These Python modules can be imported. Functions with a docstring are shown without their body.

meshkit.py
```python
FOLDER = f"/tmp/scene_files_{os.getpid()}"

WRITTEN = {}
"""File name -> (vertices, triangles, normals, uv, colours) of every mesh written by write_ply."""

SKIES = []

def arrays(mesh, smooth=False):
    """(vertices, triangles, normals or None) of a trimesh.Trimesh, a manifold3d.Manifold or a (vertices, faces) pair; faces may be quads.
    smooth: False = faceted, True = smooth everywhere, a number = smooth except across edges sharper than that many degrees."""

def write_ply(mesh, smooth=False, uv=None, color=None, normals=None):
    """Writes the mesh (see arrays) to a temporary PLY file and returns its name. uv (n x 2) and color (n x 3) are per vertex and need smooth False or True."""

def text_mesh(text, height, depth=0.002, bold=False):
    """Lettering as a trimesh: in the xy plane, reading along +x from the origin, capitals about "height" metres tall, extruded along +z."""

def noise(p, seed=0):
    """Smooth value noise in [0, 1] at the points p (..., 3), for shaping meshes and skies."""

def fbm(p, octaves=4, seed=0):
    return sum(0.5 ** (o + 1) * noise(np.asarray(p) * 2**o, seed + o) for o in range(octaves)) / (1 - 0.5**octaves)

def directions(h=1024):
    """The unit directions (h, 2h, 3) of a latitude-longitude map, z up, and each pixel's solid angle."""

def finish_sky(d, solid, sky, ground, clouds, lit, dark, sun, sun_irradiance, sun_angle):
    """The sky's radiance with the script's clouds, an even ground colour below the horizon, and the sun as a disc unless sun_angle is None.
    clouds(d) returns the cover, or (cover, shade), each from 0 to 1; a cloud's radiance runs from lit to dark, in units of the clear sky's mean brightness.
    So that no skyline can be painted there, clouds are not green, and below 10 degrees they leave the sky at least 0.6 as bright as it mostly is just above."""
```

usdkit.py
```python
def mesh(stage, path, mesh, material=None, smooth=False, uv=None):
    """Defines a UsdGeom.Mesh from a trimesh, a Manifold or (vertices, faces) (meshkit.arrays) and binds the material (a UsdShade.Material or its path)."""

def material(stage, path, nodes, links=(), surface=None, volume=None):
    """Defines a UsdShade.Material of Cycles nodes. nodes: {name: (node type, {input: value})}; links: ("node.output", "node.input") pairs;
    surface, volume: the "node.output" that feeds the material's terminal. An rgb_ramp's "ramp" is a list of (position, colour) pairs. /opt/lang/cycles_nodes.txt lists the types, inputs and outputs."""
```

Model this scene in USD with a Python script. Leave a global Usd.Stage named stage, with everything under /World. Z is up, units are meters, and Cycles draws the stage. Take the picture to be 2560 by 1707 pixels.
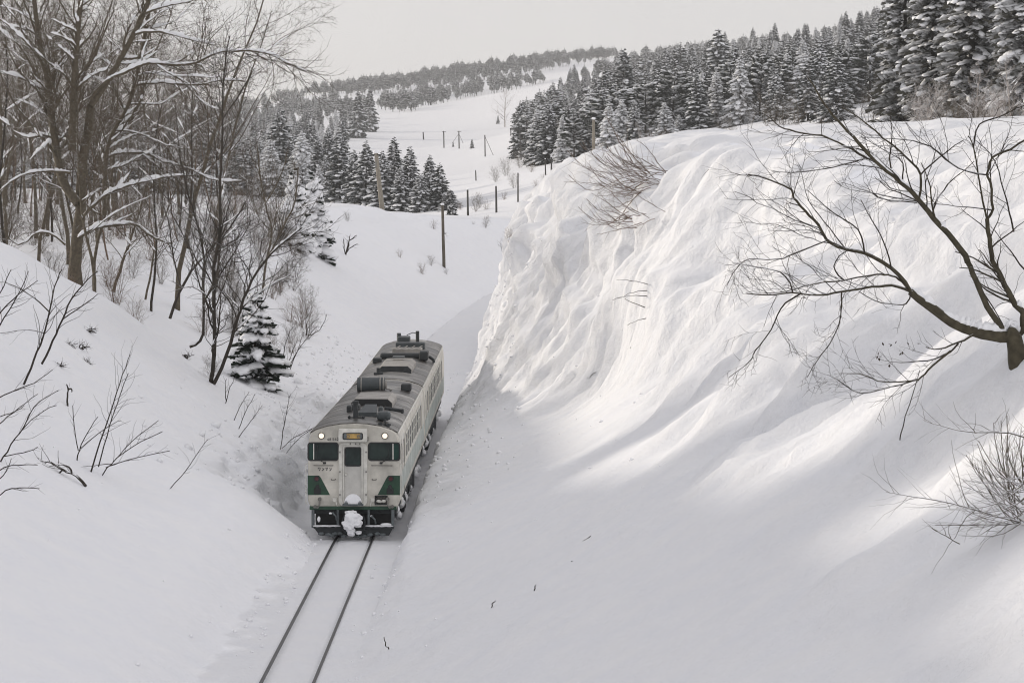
import math, random
import numpy as np, trimesh, usdkit, meshkit
import manifold3d as m3
from scipy.interpolate import PchipInterpolator, RBFInterpolator, RegularGridInterpolator
from scipy.spatial import cKDTree
from scipy.ndimage import gaussian_filter
from shapely.geometry import Polygon, box as sbox
from pxr import Usd, UsdGeom, UsdLux, UsdShade, Gf, Sdf, Vt

stage = Usd.Stage.CreateInMemory()
UsdGeom.SetStageUpAxis(stage, 'Z')
UsdGeom.SetStageMetersPerUnit(stage, 1.0)
UsdGeom.Xform.Define(stage, '/World')
UsdGeom.Scope.Define(stage, '/World/Looks')

# ------------------------------------------------------------------ camera, sky, sun, exposure
FPX, HORIZON, EYE = 7000.0, 500.0, 10.0          # long lens from a road bridge ten metres over the rails
cam = UsdGeom.Camera.Define(stage, '/World/camera')
cam.AddTransformOp().Set(Gf.Matrix4d(1, 0, 0, 0, 0, 0, 1, 0, 0, -1, 0, 0, 0, 0, EYE, 1))
cam.CreateHorizontalApertureAttr(36.0)
cam.CreateVerticalApertureAttr(24.0)
cam.CreateFocalLengthAttr(36.0 * FPX / 2560)
cam.CreateVerticalApertureOffsetAttr(-(853.5 - HORIZON) / 2560 * 36.0)
cam.CreateClippingRangeAttr(Gf.Vec2f(0.5, 20000))
cam.CreateExposureAttr(-0.04)

SUN_DIR = np.array([-0.86, 0.51, 0.0])            # towards the sun: low, left of the picture and somewhat ahead
SUN_ELEV = math.radians(13.5)
SUN_DIR = np.append(SUN_DIR[:2] / np.linalg.norm(SUN_DIR[:2]) * math.cos(SUN_ELEV), math.sin(SUN_ELEV))
dome = UsdLux.DomeLight.Define(stage, '/World/sky')
dome.CreateIntensityAttr(1.0)
sky_mat = usdkit.material(stage, '/World/Looks/sky', {
    'sky': ('sky_texture', {'sky_type': 'single_scattering', 'sun_disc': False, 'sun_elevation': SUN_ELEV,
                            'sun_rotation': math.atan2(SUN_DIR[0], SUN_DIR[1])}),
    'tc': ('texture_coordinate', {}),
    'n': ('noise_texture', {'scale': 2.6, 'detail': 5.0, 'roughness': 0.55}),
    'r': ('rgb_ramp', {'ramp': [(0.28, (7.3, 7.2, 7.6)), (0.72, (9.2, 8.9, 8.85))]}),
    'm': ('mix_color', {'fac': 0.86, 'use_clamp': False}),
    'b': ('background_shader', {'strength': 0.1}),
}, [('tc.generated', 'n.vector'), ('n.fac', 'r.fac'), ('sky.color', 'm.a'), ('r.color', 'm.b'), ('m.result', 'b.color')], surface='b.background')
UsdShade.MaterialBindingAPI.Apply(dome.GetPrim()).Bind(sky_mat)
sun = UsdLux.DistantLight.Define(stage, '/World/sun')
sun.CreateNormalizeAttr(True)
sun.CreateIntensityAttr(0.80)
sun.CreateAngleAttr(3.2)
sun.CreateColorAttr(Gf.Vec3f(1.0, 0.91, 0.79))
zax = SUN_DIR
xax = np.cross([0, 0, 1.0], zax); xax /= np.linalg.norm(xax)
yax = np.cross(zax, xax)
sun.AddTransformOp().Set(Gf.Matrix4d(*xax, 0, *yax, 0, *zax, 0, 0, 0, 60, 1))

# ------------------------------------------------------------------ helpers
USED = {}
def numbered(parent, name):
    k = USED.get((parent, name), 0)
    USED[(parent, name)] = k + 1
    return name if k == 0 else f'{name}_{k:03d}'

def path_of(p):
    return '/World' if p is None else (p if isinstance(p, str) else str(p.GetPath()))

def tag(p, label=None, cat=None, group=None, kind=None):
    p = p.GetPrim() if hasattr(p, 'GetPrim') else p
    for k, v in (('label', label), ('category', cat), ('group', group), ('kind', kind)):
        if v:
            p.SetCustomDataByKey(k, v)
    return p

def obj(name, mesh, mat, parent=None, smooth=False):
    par = path_of(parent)
    return usdkit.mesh(stage, par + '/' + numbered(par, name), mesh, MAT[mat], smooth=smooth).GetPrim()

def thing(name, label, cat, loc=(0, 0, 0), rotz=0.0, group=None, scale=1.0, tilt=0.0):
    x = UsdGeom.Xform.Define(stage, '/World/' + numbered('/World', name))
    x.AddTranslateOp().Set(Gf.Vec3d(*map(float, loc)))
    x.AddRotateZOp().Set(float(rotz))
    if tilt:
        x.AddRotateXOp().Set(float(tilt))
    if np.ndim(scale) or scale != 1.0:
        s = np.broadcast_to(scale, 3)
        x.AddScaleOp().Set(Gf.Vec3f(*map(float, s)))
    return tag(x, label, cat, group)

def copy_of(kind_path, name, label, cat, loc, rotz, group, scale=1.0, tilt=0.0):
    p = thing(name, label, cat, loc, rotz, group, scale, tilt)
    p.GetReferences().AddInternalReference(kind_path)
    p.SetInstanceable(True)
    return p

def joined(parts):
    vs, fs, n = [], [], 0
    for v, f in parts:
        vs.append(v); fs.append(np.asarray(f) + n); n += len(v)
    return np.vstack(vs), np.vstack(fs)

def raw(mesh):
    v, f, _ = meshkit.arrays(mesh)
    return v, f

def bx(cx, cy, cz, sx, sy, sz):
    m = trimesh.creation.box([sx, sy, sz]); m.apply_translation([cx, cy, cz])
    return raw(m)

def rbox(cx, cy, cz, sx, sy, sz, r=0.03, n=8):
    """box with all its edges rounded"""
    r = min(r, sx * .49, sy * .49, sz * .49)
    pts = []
    for a in (-1, 1):
        for b in (-1, 1):
            for c in (-1, 1):
                pts.append(m3.Manifold.sphere(r, n).translate((a * (sx / 2 - r) + cx, b * (sy / 2 - r) + cy, c * (sz / 2 - r) + cz)))
    return raw(m3.Manifold.batch_hull(pts))

def cyl(p0, p1, r, n=12, r1=None):
    return tube([p0, p1], [r, r if r1 is None else r1], n, caps=True)

def tube(pts, rad, n=5, caps=False, flat=1.0):
    pts = np.asarray(pts, float); rad = np.asarray(rad, float)
    t = np.gradient(pts, axis=0)
    t /= np.linalg.norm(t, axis=1, keepdims=True) + 1e-12
    ref = np.array([0.31, 0.87, 0.38]) if abs(t[0] @ [0.31, 0.87, 0.38]) < 0.9 else np.array([0.9, -0.2, 0.3])
    u = np.cross(t, ref); u /= np.linalg.norm(u, axis=1, keepdims=True) + 1e-12
    w = np.cross(t, u)
    a = np.arange(n) * 2 * math.pi / n
    ring = pts[:, None] + rad[:, None, None] * (np.cos(a)[None, :, None] * u[:, None] + np.sin(a)[None, :, None] * w[:, None])
    if flat != 1.0:
        ring[..., 2] = pts[:, None, 2] + (ring[..., 2] - pts[:, None, 2]) * flat
    m = len(pts)
    i = (np.arange(m - 1)[:, None] * n + np.arange(n)[None]).ravel()
    j = (np.arange(m - 1)[:, None] * n + (np.arange(n)[None] + 1) % n).ravel()
    f = np.vstack([np.stack([i, i + n, j], 1), np.stack([j, i + n, j + n], 1)])
    v = ring.reshape(-1, 3)
    if caps:
        v = np.vstack([v, pts[0], pts[-1]])
        k = np.arange(n)
        f = np.vstack([f, np.stack([k, (k + 1) % n, np.full(n, m * n)], 1), np.stack([(k + 1) % n + (m - 1) * n, k + (m - 1) * n, np.full(n, m * n + 1)], 1)])
    return v, f

def at(u, v, Y):
    """the point of the place that stands Y metres ahead of the bridge on the sight line measured at (u, v)"""
    return np.array([(u - 1280) / FPX * Y, Y, EYE - (v - HORIZON) / FPX * Y])

def pieces(name, meshes, mat, parent, smooth=False):
    return [obj(name, m, mat, parent, smooth) for m in meshes]

MAT = {}
def mat(name, nodes, links=(), surface='p.BSDF', volume=None):
    MAT[name] = usdkit.material(stage, '/World/Looks/' + name, nodes, links, surface, volume)

def plain(name, col, rough=0.6, var=0.15, scale=3.0, metallic=0.0, bump=0.0, spec=0.5, bscale=None):
    """a colour broken up by noise"""
    c = np.array(col)
    nodes = {'g': ('geometry', {}), 'n': ('noise_texture', {'scale': scale, 'detail': 5.0, 'roughness': 0.6}),
             'r': ('rgb_ramp', {'ramp': [(0.3, tuple(c * (1 - var))), (0.7, tuple(np.minimum(c * (1 + var), 0.95)))]}),
             'p': ('principled_bsdf', {'roughness': rough, 'metallic': metallic, 'specular_ior_level': spec})}
    links = [('g.position', 'n.vector'), ('n.fac', 'r.fac'), ('r.color', 'p.base_color')]
    if bump:
        nodes['n2'] = ('noise_texture', {'scale': bscale or scale * 4, 'detail': 4.0})
        nodes['b'] = ('bump', {'strength': bump, 'distance': 0.02})
        links += [('g.position', 'n2.vector'), ('n2.fac', 'b.height'), ('b.normal', 'p.normal')]
    mat(name, nodes, links)

# snow
mat('snow', {'g': ('geometry', {}), 'n': ('noise_texture', {'scale': 0.9, 'detail': 6.0, 'roughness': 0.6}),
             'n2': ('noise_texture', {'scale': 14.0, 'detail': 5.0, 'roughness': 0.65}), 'n3': ('noise_texture', {'scale': 2.6, 'detail': 6.0, 'roughness': 0.68, 'distortion': 0.4}),
             'r': ('rgb_ramp', {'ramp': [(0.3, (0.79, 0.80, 0.83)), (0.7, (0.83, 0.83, 0.84))]}),
             's': ('separate_xyz', {}), 'st': ('map_range', {'from_min': 0.92, 'from_max': 0.62, 'to_min': 0.06, 'to_max': 1.0, 'clamp': True}),
             'mu': ('math', {'math_type': 'multiply'}),
             'b': ('bump', {'strength': 0.4, 'distance': 0.3}), 'b2': ('bump', {'strength': 0.4, 'distance': 0.03}), 'b3': ('bump', {'strength': 0.5, 'distance': 0.28}),
             'p': ('principled_bsdf', {'roughness': 0.75, 'specular_ior_level': 0.2})},
    [('g.position', 'n.vector'), ('g.position', 'n2.vector'), ('g.position', 'n3.vector'), ('n.fac', 'r.fac'), ('r.color', 'p.base_color'), ('n.fac', 'b.height'),
     ('g.normal', 's.vector'), ('s.z', 'st.value'), ('n3.fac', 'mu.value1'), ('st.result', 'mu.value2'), ('mu.value', 'b3.height'),
     ('n2.fac', 'b2.height'), ('b.normal', 'b3.normal'), ('b3.normal', 'b2.normal'), ('b2.normal', 'p.normal')])
plain('snow_cap', (0.86, 0.865, 0.88), 0.8, 0.03, 6.0, bump=0.4, spec=0.2)
def bark(name, col, snow_from, snow_to):
    c = np.array(col)
    mat(name, {'g': ('geometry', {}), 'n': ('noise_texture', {'scale': 9.0, 'detail': 4.0}),
               'r': ('rgb_ramp', {'ramp': [(0.3, tuple(c * .7)), (0.7, tuple(c * 1.3))]}),
               's': ('separate_xyz', {}), 'n3': ('noise_texture', {'scale': 2.2, 'detail': 3.0}),
               'a': ('math', {'math_type': 'multiply_add', 'value2': 0.9, 'value3': -0.45}),
               'a2': ('math', {'math_type': 'add'}),
               'mr': ('map_range', {'from_min': snow_from, 'from_max': snow_to, 'clamp': True}),
               'mx': ('mix_color', {'b': (0.86, 0.865, 0.88)}), 'p': ('principled_bsdf', {'roughness': 0.85, 'specular_ior_level': 0.2})},
        [('g.position', 'n.vector'), ('g.position', 'n3.vector'), ('n.fac', 'r.fac'), ('g.normal', 's.vector'), ('n3.fac', 'a.value1'), ('s.z', 'a2.value1'),
         ('a.value', 'a2.value2'), ('a2.value', 'mr.value'), ('mr.result', 'mx.fac'), ('r.color', 'mx.a'), ('mx.result', 'p.base_color')])

# thin winter air over everything
HAZE_DENSITY = 0.00017
mat('haze', {'v': ('principled_volume', {'color': (0.93, 0.94, 0.96), 'density': HAZE_DENSITY, 'anisotropy': 0.3})}, (), None, 'v.volume')

# ------------------------------------------------------------------ terrain
def ss(a, b, x):
    t = np.clip((x - a) / (b - a), 0, 1)
    return t * t * (3 - 2 * t)

def ytrack(Y):
    Y = np.asarray(Y, float)
    e = np.clip(Y - 78, 0, 260)
    g = np.clip(Y - 200, 0, 138)
    return -4.66 + 1.9e-4 * e ** 2 + 5e-6 * g ** 3 + np.clip(Y - 338, 0, None) * 0.38     # x of the track's centre line

def ztrack(Y):
    Y = np.asarray(Y, float)
    return 0.62 * np.clip((Y - 98) / 26, 0, 1) ** 1.5 + 0.012 * np.clip(Y - 124, 0, 120)

# the bank's sections: for each distance Y, knots (offset from the track, height)
RIGHT = {
    -60: [(1.0, 0), (1.4, .12), (3.0, .9), (6, 2.4), (10, 4.8), (13.6, 7.4), (17.6, 10.2), (21.6, 12.1), (26, 13.2), (36, 14), (75, 17)],
    50:  [(1.1, 0), (1.8, .16), (3.0, .8), (6, 2.4), (10, 4.8), (13.6, 7.4), (17.6, 10.2), (21.6, 12.1), (26, 13.2), (36, 14), (75, 17)],
    80:  [(1.5, 0), (1.78, .62), (3.0, 1.1), (6, 2.5), (10, 5.0), (13.0, 7.2), (16.2, 9.7), (19.6, 11.3), (24, 12.1), (34, 12.8), (75, 15)],
    87:  [(1.62, -.05), (1.78, .78), (3.0, 1.3), (6, 2.4), (9.6, 4.6), (12.4, 7.2), (15.2, 9.9), (18.6, 11.4), (23, 12.3), (33, 12.9), (75, 15)],
    96:  [(1.64, -.05), (1.8, .85), (3.0, 1.4), (6.2, 2.5), (9.0, 4.7), (11.2, 7.5), (13.6, 10.2), (17.0, 11.6), (22, 12.4), (32, 12.9), (75, 15)],
    104: [(1.66, 0), (1.82, .9), (2.9, 1.5), (5.2, 2.9), (7.0, 5.2), (8.4, 8.0), (10.6, 10.7), (14.0, 12.0), (18, 12.6), (28, 13.2), (75, 15.5)],
    116: [(1.8, 0), (1.95, .9), (2.7, 1.7), (3.9, 3.2), (5.0, 5.4), (6.2, 8.2), (8.2, 10.8), (11.0, 12.2), (15, 12.8), (26, 13.3), (75, 15.5)],
    140: [(1.85, 0), (1.95, .6), (2.2, 1.6), (2.8, 3.2), (3.7, 5.6), (4.8, 8.6), (6.7, 11.0), (9.1, 12.4), (12.5, 13.1), (24, 13.6), (75, 15.5)],
    185: [(1.6, 0), (1.7, .6), (1.9, 1.7), (2.3, 3.4), (3.0, 6.0), (3.8, 8.6), (5.6, 11.1), (8.0, 12.6), (10.8, 13.6), (22, 13.9), (75, 15.5)],
    260: [(2.0, 0), (2.3, .6), (3.2, 1.8), (4.6, 3.4), (6.2, 5.4), (8.0, 7.6), (10.5, 9.6), (13.5, 11.2), (17, 12.0), (28, 12.6), (75, 15)],
    420: [(2.0, 0), (2.3, .6), (3.2, 1.8), (4.6, 3.4), (6.2, 5.4), (8.0, 7.6), (10.5, 9.6), (13.5, 11.2), (17, 12.0), (28, 12.6), (75, 14)],
}
LEFT = {
    -60: [(-1.0, 0), (-1.4, .2), (-3.0, 1.2), (-5.5, 2.6), (-8, 4.0), (-12, 8.0), (-16, 12), (-20, 15.4), (-24, 17), (-34, 17.6), (-75, 18)],
    40:  [(-1.0, 0), (-1.7, .1), (-3.0, .8), (-5.5, 2.2), (-8, 3.7), (-12, 7.0), (-16, 10.6), (-20, 13.4), (-24, 15.2), (-34, 16), (-75, 17)],
    70:  [(-1.0, 0), (-1.7, .1), (-3.0, .8), (-5.5, 2.0), (-8, 3.4), (-11, 5.6), (-14, 8.2), (-17, 10.8), (-21, 13.2), (-32, 14.6), (-75, 16)],
    81:  [(-1.05, 0), (-1.4, .3), (-3.0, 1.35), (-5.5, 2.3), (-8, 3.4), (-10.6, 5.2), (-12.8, 7.0), (-15.2, 9.0), (-18, 10.8), (-30, 12.6), (-75, 14)],
    84:  [(-1.6, 0), (-2.0, .25), (-3.2, 1.30), (-5.5, 2.3), (-8, 3.4), (-10.6, 5.2), (-12.8, 6.9), (-15.0, 8.7), (-18, 10.4), (-30, 12.2), (-75, 14)],
    87:  [(-2.2, 0), (-2.7, .2), (-3.5, 1.0), (-5.5, 2.1), (-8, 3.4), (-10.6, 5.2), (-12.6, 6.7), (-14.6, 8.1), (-18, 9.6), (-30, 11.4), (-75, 13)],
    112: [(-2.4, 0), (-2.8, .3), (-4.0, 1.0), (-5.5, 1.8), (-7.4, 2.9), (-9.8, 4.5), (-11.6, 5.9), (-13.4, 6.9), (-17, 8.7), (-30, 9.8), (-75, 12)],
    120: [(-2.4, 0), (-2.8, .3), (-4.0, .9), (-5.5, 1.5), (-7.2, 2.1), (-9.5, 3.2), (-12.0, 4.6), (-14.5, 5.6), (-18, 6.4), (-30, 8.0), (-75, 11)],
    150: [(-2.4, 0), (-2.8, .3), (-4.0, .9), (-5.5, 1.8), (-7.4, 2.9), (-9.5, 4.2), (-12.0, 5.7), (-14.5, 6.8), (-18, 7.6), (-30, 8.6), (-75, 11)],
    190: [(-2.4, 0), (-2.8, .3), (-4.0, .9), (-5.8, 2.5), (-7.6, 4.1), (-9.5, 5.7), (-11.4, 7.3), (-13.0, 8.4), (-15, 9.0), (-30, 9.6), (-75, 11)],
    240: [(-2.4, 0), (-2.8, .3), (-4.0, 1.0), (-5.8, 2.7), (-7.6, 4.4), (-9.5, 6.2), (-11.4, 7.8), (-13.0, 8.9), (-14.6, 9.5), (-20, 9.7), (-75, 9.4)],
    265: [(-2.4, 0), (-2.8, .3), (-4.0, 1.0), (-5.8, 2.7), (-7.6, 4.4), (-9.5, 6.2), (-11.4, 7.6), (-13.0, 8.5), (-14.6, 8.9), (-20, 9.0), (-75, 9.4)],
    300: [(-2.4, 0), (-2.8, .3), (-4.0, 1.0), (-5.8, 2.7), (-7.6, 4.4), (-9.5, 6.0), (-11.4, 7.2), (-13.0, 7.9), (-14.6, 8.1), (-20, 8.2), (-75, 9)],
    420: [(-2.4, 0), (-2.8, .3), (-4.0, 1.0), (-5.8, 2.7), (-7.6, 4.4), (-9.5, 5.8), (-11.4, 7.0), (-13.0, 7.6), (-14.6, 7.8), (-20, 8), (-75, 9)],
}

def steps():
    y, out = -60.0, []
    while y < 380:
        out.append(y)
        y += 1.5 if y < 15 else (0.3 if y < 60 else (0.2 if y < 150 else (0.35 if y < 280 else 1.5)))
    return np.array(out)
ROWS = steps()

def section(table, weights):
    """knots interpolated along the track, then each section resampled: (rows, columns) of offset and height"""
    ys = np.array(sorted(table)); k = np.array([table[y] for y in sorted(table)], float)
    kk = PchipInterpolator(ys, k, axis=0)(ROWS)
    t = np.concatenate([np.linspace(i, i + 1, n, endpoint=False) for i, n in enumerate(weights)] + [[len(weights)]])
    p = PchipInterpolator(np.arange(k.shape[1]), kk, axis=1)(t)
    return p[..., 0], p[..., 1]

ro, rz = section(RIGHT, (4, 10, 18, 26, 24, 24, 22, 16, 14, 14))
lo, lz = section(LEFT, (5, 10, 16, 16, 18, 18, 14, 14, 16, 16))
bed_o = np.array([-.95, -.75, -.66, -.60, -.535, -.47, -.40, -.33, -.2, 0, .2, .33, .40, .47, .535, .60, .66, .75, .95])
bed_z = np.array([.0, .0, .0, -.0, -.03, -.05, -.02, -.01, 0, .01, 0, -.01, -.02, -.05, -.03, .0, .0, .0, .0])
bed = np.repeat(bed_z[None], len(ROWS), 0) * (1 - .7 * ss(118, 126, ROWS))[:, None] + (.055 * ss(118, 126, ROWS))[:, None]
off = np.hstack([lo[:, ::-1], np.repeat(bed_o[None], len(ROWS), 0), ro])
hgt = np.hstack([lz[:, ::-1], bed, rz])
X = ytrack(ROWS)[:, None] + off
Y = np.repeat(ROWS[:, None], X.shape[1], 1)
Z = hgt + ztrack(ROWS)[:, None] * np.clip(1 - hgt / 8, 0, 1)
P = np.stack([X, Y, Z], -1)
def grid_normals(P):
    n = np.cross(np.gradient(P, axis=1), np.gradient(P, axis=0))
    return n / (np.linalg.norm(n, axis=-1, keepdims=True) + 1e-9)
N = grid_normals(P)
def nz(a, b, s, c=0.0, oct=3):
    return meshkit.fbm(np.stack([a, b, np.full_like(a, c)], -1), oct, s) - 0.5
right, left = ss(1.5, 5, off), ss(2.5, 7, -off)
wall = ss(88, 104, Y) * ss(1.6, 3.2, hgt) * (off > 0)                      # the steep blown face
near = (1 - .8 * (1 - ss(54, 66, Y))) * (1 - ss(84, 100, Y)) * (off > 0) * ss(3.4, 6.5, hgt - 0.012 * (Y - 60))
top = ss(8.5, 11.5, hgt) * (off > 0)
d = 0.35 * nz(Y / 9, off / 7, 1) * (left + right) + 0.10 * nz(Y / 1.7, off / 1.7, 2) * (left + right)
g = nz(Y / 1.7 + hgt * .10 + 1.2 * nz(Y / 3, hgt / 2.5, 50), hgt / 3.6, 3, 0.0, 4)
patch = ss(-.12, .14, nz(Y / 5.5, hgt / 4.5, 51, 4.0, 2))
ridge = 0.5 - np.abs(g) * 3.2
g2 = nz(Y / 0.62 + hgt * .16, hgt / 2.3, 4, 2.0, 3)
d += wall * ((0.55 * ridge * (.35 + .65 * patch) + 0.6 * nz(Y / 3.2, hgt / 2.6, 5)) * (1 - .7 * top) + 0.72 * g2 * (1.3 - .6 * patch) * (1 - .7 * top) + 0.42 * nz(Y / 0.5 + hgt * .2, hgt / .8, 41) * (1 - .8 * top))
lobes = np.clip(nz(Y / 2.6, off / 2.0 + hgt / 3, 7, 1.0, 2) * 2.4, -.2, .6)
d += wall * ss(4.5, 7.5, hgt) * (1 - .75 * ss(11.6, 12.6, hgt)) * 1.1 * lobes
# hummocks and slide tongues on the nearer, gentler part
tong = nz(Y / 2.6 + off * .22, (off + hgt) / 7.0, 9, 3.0, 3)
d += near * (1 - .75 * ss(11.3, 12.3, hgt)) * (.85 * np.clip(tong * 3.0, -.4, .6) + 0.9 * np.clip(nz(Y / 4.2, off / 3.0, 11) * 2.4, -.3, .6) + .3 * nz(Y / 1.1 + off * .3, (off + hgt) / 3.0, 43))
d += (off > 0) * ss(3.5, 8, hgt) * (1 - wall) * 0.30 * nz(Y / 0.9, off / 1.6, 12)
# a buttress of snow standing out before the blown face, cut off short behind
but = ss(86, 95, Y + .9 * nz(hgt / 2.2, off / 3, 31)) * (1 - ss(99.6, 101.6, Y + 1.6 * nz(hgt / 1.7, Y / 9, 32))) * ss(3.2, 6.5, hgt) * (1 - .92 * ss(9.6, 11.8, hgt)) * (off > 0)
d += 1.7 * but * (1 + .8 * nz(Y / 2, hgt / 2.5, 33))
# slide tongues running down the nearer bank
tg = nz(Y / 2.1 + off * .12 + 1.3 * nz(Y / 4, off / 3, 52), off / 4.0, 34, 1.0, 4)
patch2 = ss(-.1, .16, nz(Y / 6, off / 5, 53, 5.0, 2))
near2 = (1 - .45 * (1 - ss(50, 60, Y))) * (1 - ss(90, 100, Y)) * (off > 0) * ss(3.0, 5.5, hgt + 1.6 * nz(Y / 5, off / 5, 35)) * (1 - .9 * ss(9.6, 11.6, hgt))
d += near2 * (.7 * patch2 * (.35 - np.abs(tg) * 2.4) + .5 * np.clip(nz(Y / 3.4, off / 2.6, 36, 2.0, 2) * 3, -.3, .7) + .34 * nz(Y / .8, off / .8, 37) * (1.2 - .6 * patch2))
# collapsed, lumpy snow beside the train on the left
lump = (off < 0) * ss(83.5, 86, Y) * (1 - ss(120, 132, Y)) * ss(1.9, 2.8, -off) * (1 - ss(4.0, 5.6, -off))
d += lump * 0.55 * np.clip(nz(Y / 1.3, off / 0.7, 13) * 1.8, -.2, .6)
d += (np.abs(off) < 1.9) * (np.abs(off) > .62) * (0.09 * nz(Y / 0.7, off / 0.4, 17))
d += ss(1.0, 1.7, np.abs(off)) * (1 - ss(2.5, 4, np.abs(off))) * 0.24 * nz(Y / 0.9, off / 1.2 + hgt, 18)
P = P + N * d[..., None]
# the sheet's rims dip under the country round it
rim = ss(48, 75, np.abs(off)) * 1.2
P[..., 2] -= rim
endfade = ss(330, 378, Y)
P[..., 2] -= endfade * 9
BANK = P
rows, cols = P.shape[:2]
ii = (np.arange(rows - 1)[:, None] * cols + np.arange(cols - 1)[None]).ravel()
bank_faces = np.stack([ii, ii + 1, ii + cols + 1, ii + cols], 1)

# the country behind: heights drawn through points read off the hills (u, v, distance)
S = 1.25
CTRL = [(500, 300, 1500), (650, 262, 1520), (760, 238, 1550), (900, 222, 1600), (1100, 193, 1650), (1300, 167, 1700), (1500, 142, 1650), (1700, 130, 1450), (1900, 128, 1250), (2100, 100, 1000), (2300, 50, 900), (2560, -40, 900),
        (300, 320, 1400), (0, 330, 1400), (1200, 532, 300), (1100, 545, 300), (1000, 545, 320), (850, 535, 320), (700, 520, 330), (400, 500, 330), (0, 480, 330),
        (1200, 455, 480), (1130, 400, 640), (1100, 368, 800), (1000, 330, 950), (950, 275, 1130), (1240, 372, 800), (1300, 322, 900), (1100, 262, 1300), (1300, 222, 1380), (1480, 172, 1500),
        (600, 450, 500), (700, 400, 640), (600, 340, 900), (300, 400, 700), (0, 400, 700), (900, 480, 420), (840, 400, 640), (870, 330, 900), (800, 290, 1150),
        (1260, 450, 330), (1330, 405, 385), (1420, 400, 385), (1500, 380, 380), (1700, 335, 330), (1400, 300, 700), (1550, 260, 650), (1700, 205, 650), (1850, 180, 700), (1700, 165, 1000), (1500, 200, 1050), (2000, 250, 420), (2200, 230, 420), (2500, 200, 420), (2240, 330, 170), (2500, 330, 170), (2000, 345, 180)]
pts = np.array([at(u, v, y * S) for u, v, y in CTRL])
extra = [(-900, 300, 14), (900, 300, 60), (-1200, 1500, 70), (1200, 1300, 220), (-400, 100, 20), (500, 100, 45), (-300, -60, 18), (300, -60, 22), (0, -60, 14), (-60, 100, 8), (0, 2700, 60), (-900, 2700, 20), (900, 2700, 120),
         (-1800, 800, 60), (1900, 800, 160), (0, 200, 4), (60, 100, 15.5), (90, 60, 18)]
pts = np.vstack([pts, extra])
sc = np.array([1.0, 2.2])
RBF = RBFInterpolator(pts[:, :2] / sc, pts[:, 2], kernel='linear', smoothing=0.6)
gx = np.concatenate([-np.geomspace(1500, 165, 20), np.arange(-160, 260.1, 5), np.geomspace(268, 1500, 20)])
gy = np.concatenate([np.arange(-200, 100, 25), np.arange(100, 300, 8), np.arange(300, 1000, 10), np.arange(1000, 2400, 25), np.arange(2440, 2800, 60)])
GX, GY = np.meshgrid(gx, gy)
q = np.stack([np.clip(GX, -1800, 1800), np.clip(GY, -60, 2700)], -1).reshape(-1, 2) / sc
GZ = RBF(q).reshape(GX.shape)
GZ = gaussian_filter(GZ, 1.2)
GZ -= 40 * ss(2450, 2780, GY)
GZ += (3.0 * nz(GX / 60, GY / 90, 21) + 0.8 * nz(GX / 14, GY / 25, 22)) * ss(330, 480, GY)
inside = ss(62, 50, np.abs(GX - ytrack(np.clip(GY, -60, 380)))) if False else (1 - ss(46, 66, np.abs(GX - ytrack(np.clip(GY, -60, 380))))) * (1 - ss(300, 362, GY)) * ss(-75, -50, GY)
low = np.minimum(GZ, 7.5) - 9.5
GZ = GZ * (1 - inside) + low * inside
HILL = RegularGridInterpolator((gy, gx), GZ, bounds_error=False, fill_value=0)
hv = np.stack([GX, GY, GZ], -1).reshape(-1, 3)
c2 = len(gx)
ij = (np.arange(len(gy) - 1)[:, None] * c2 + np.arange(c2 - 1)[None]).ravel()
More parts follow.
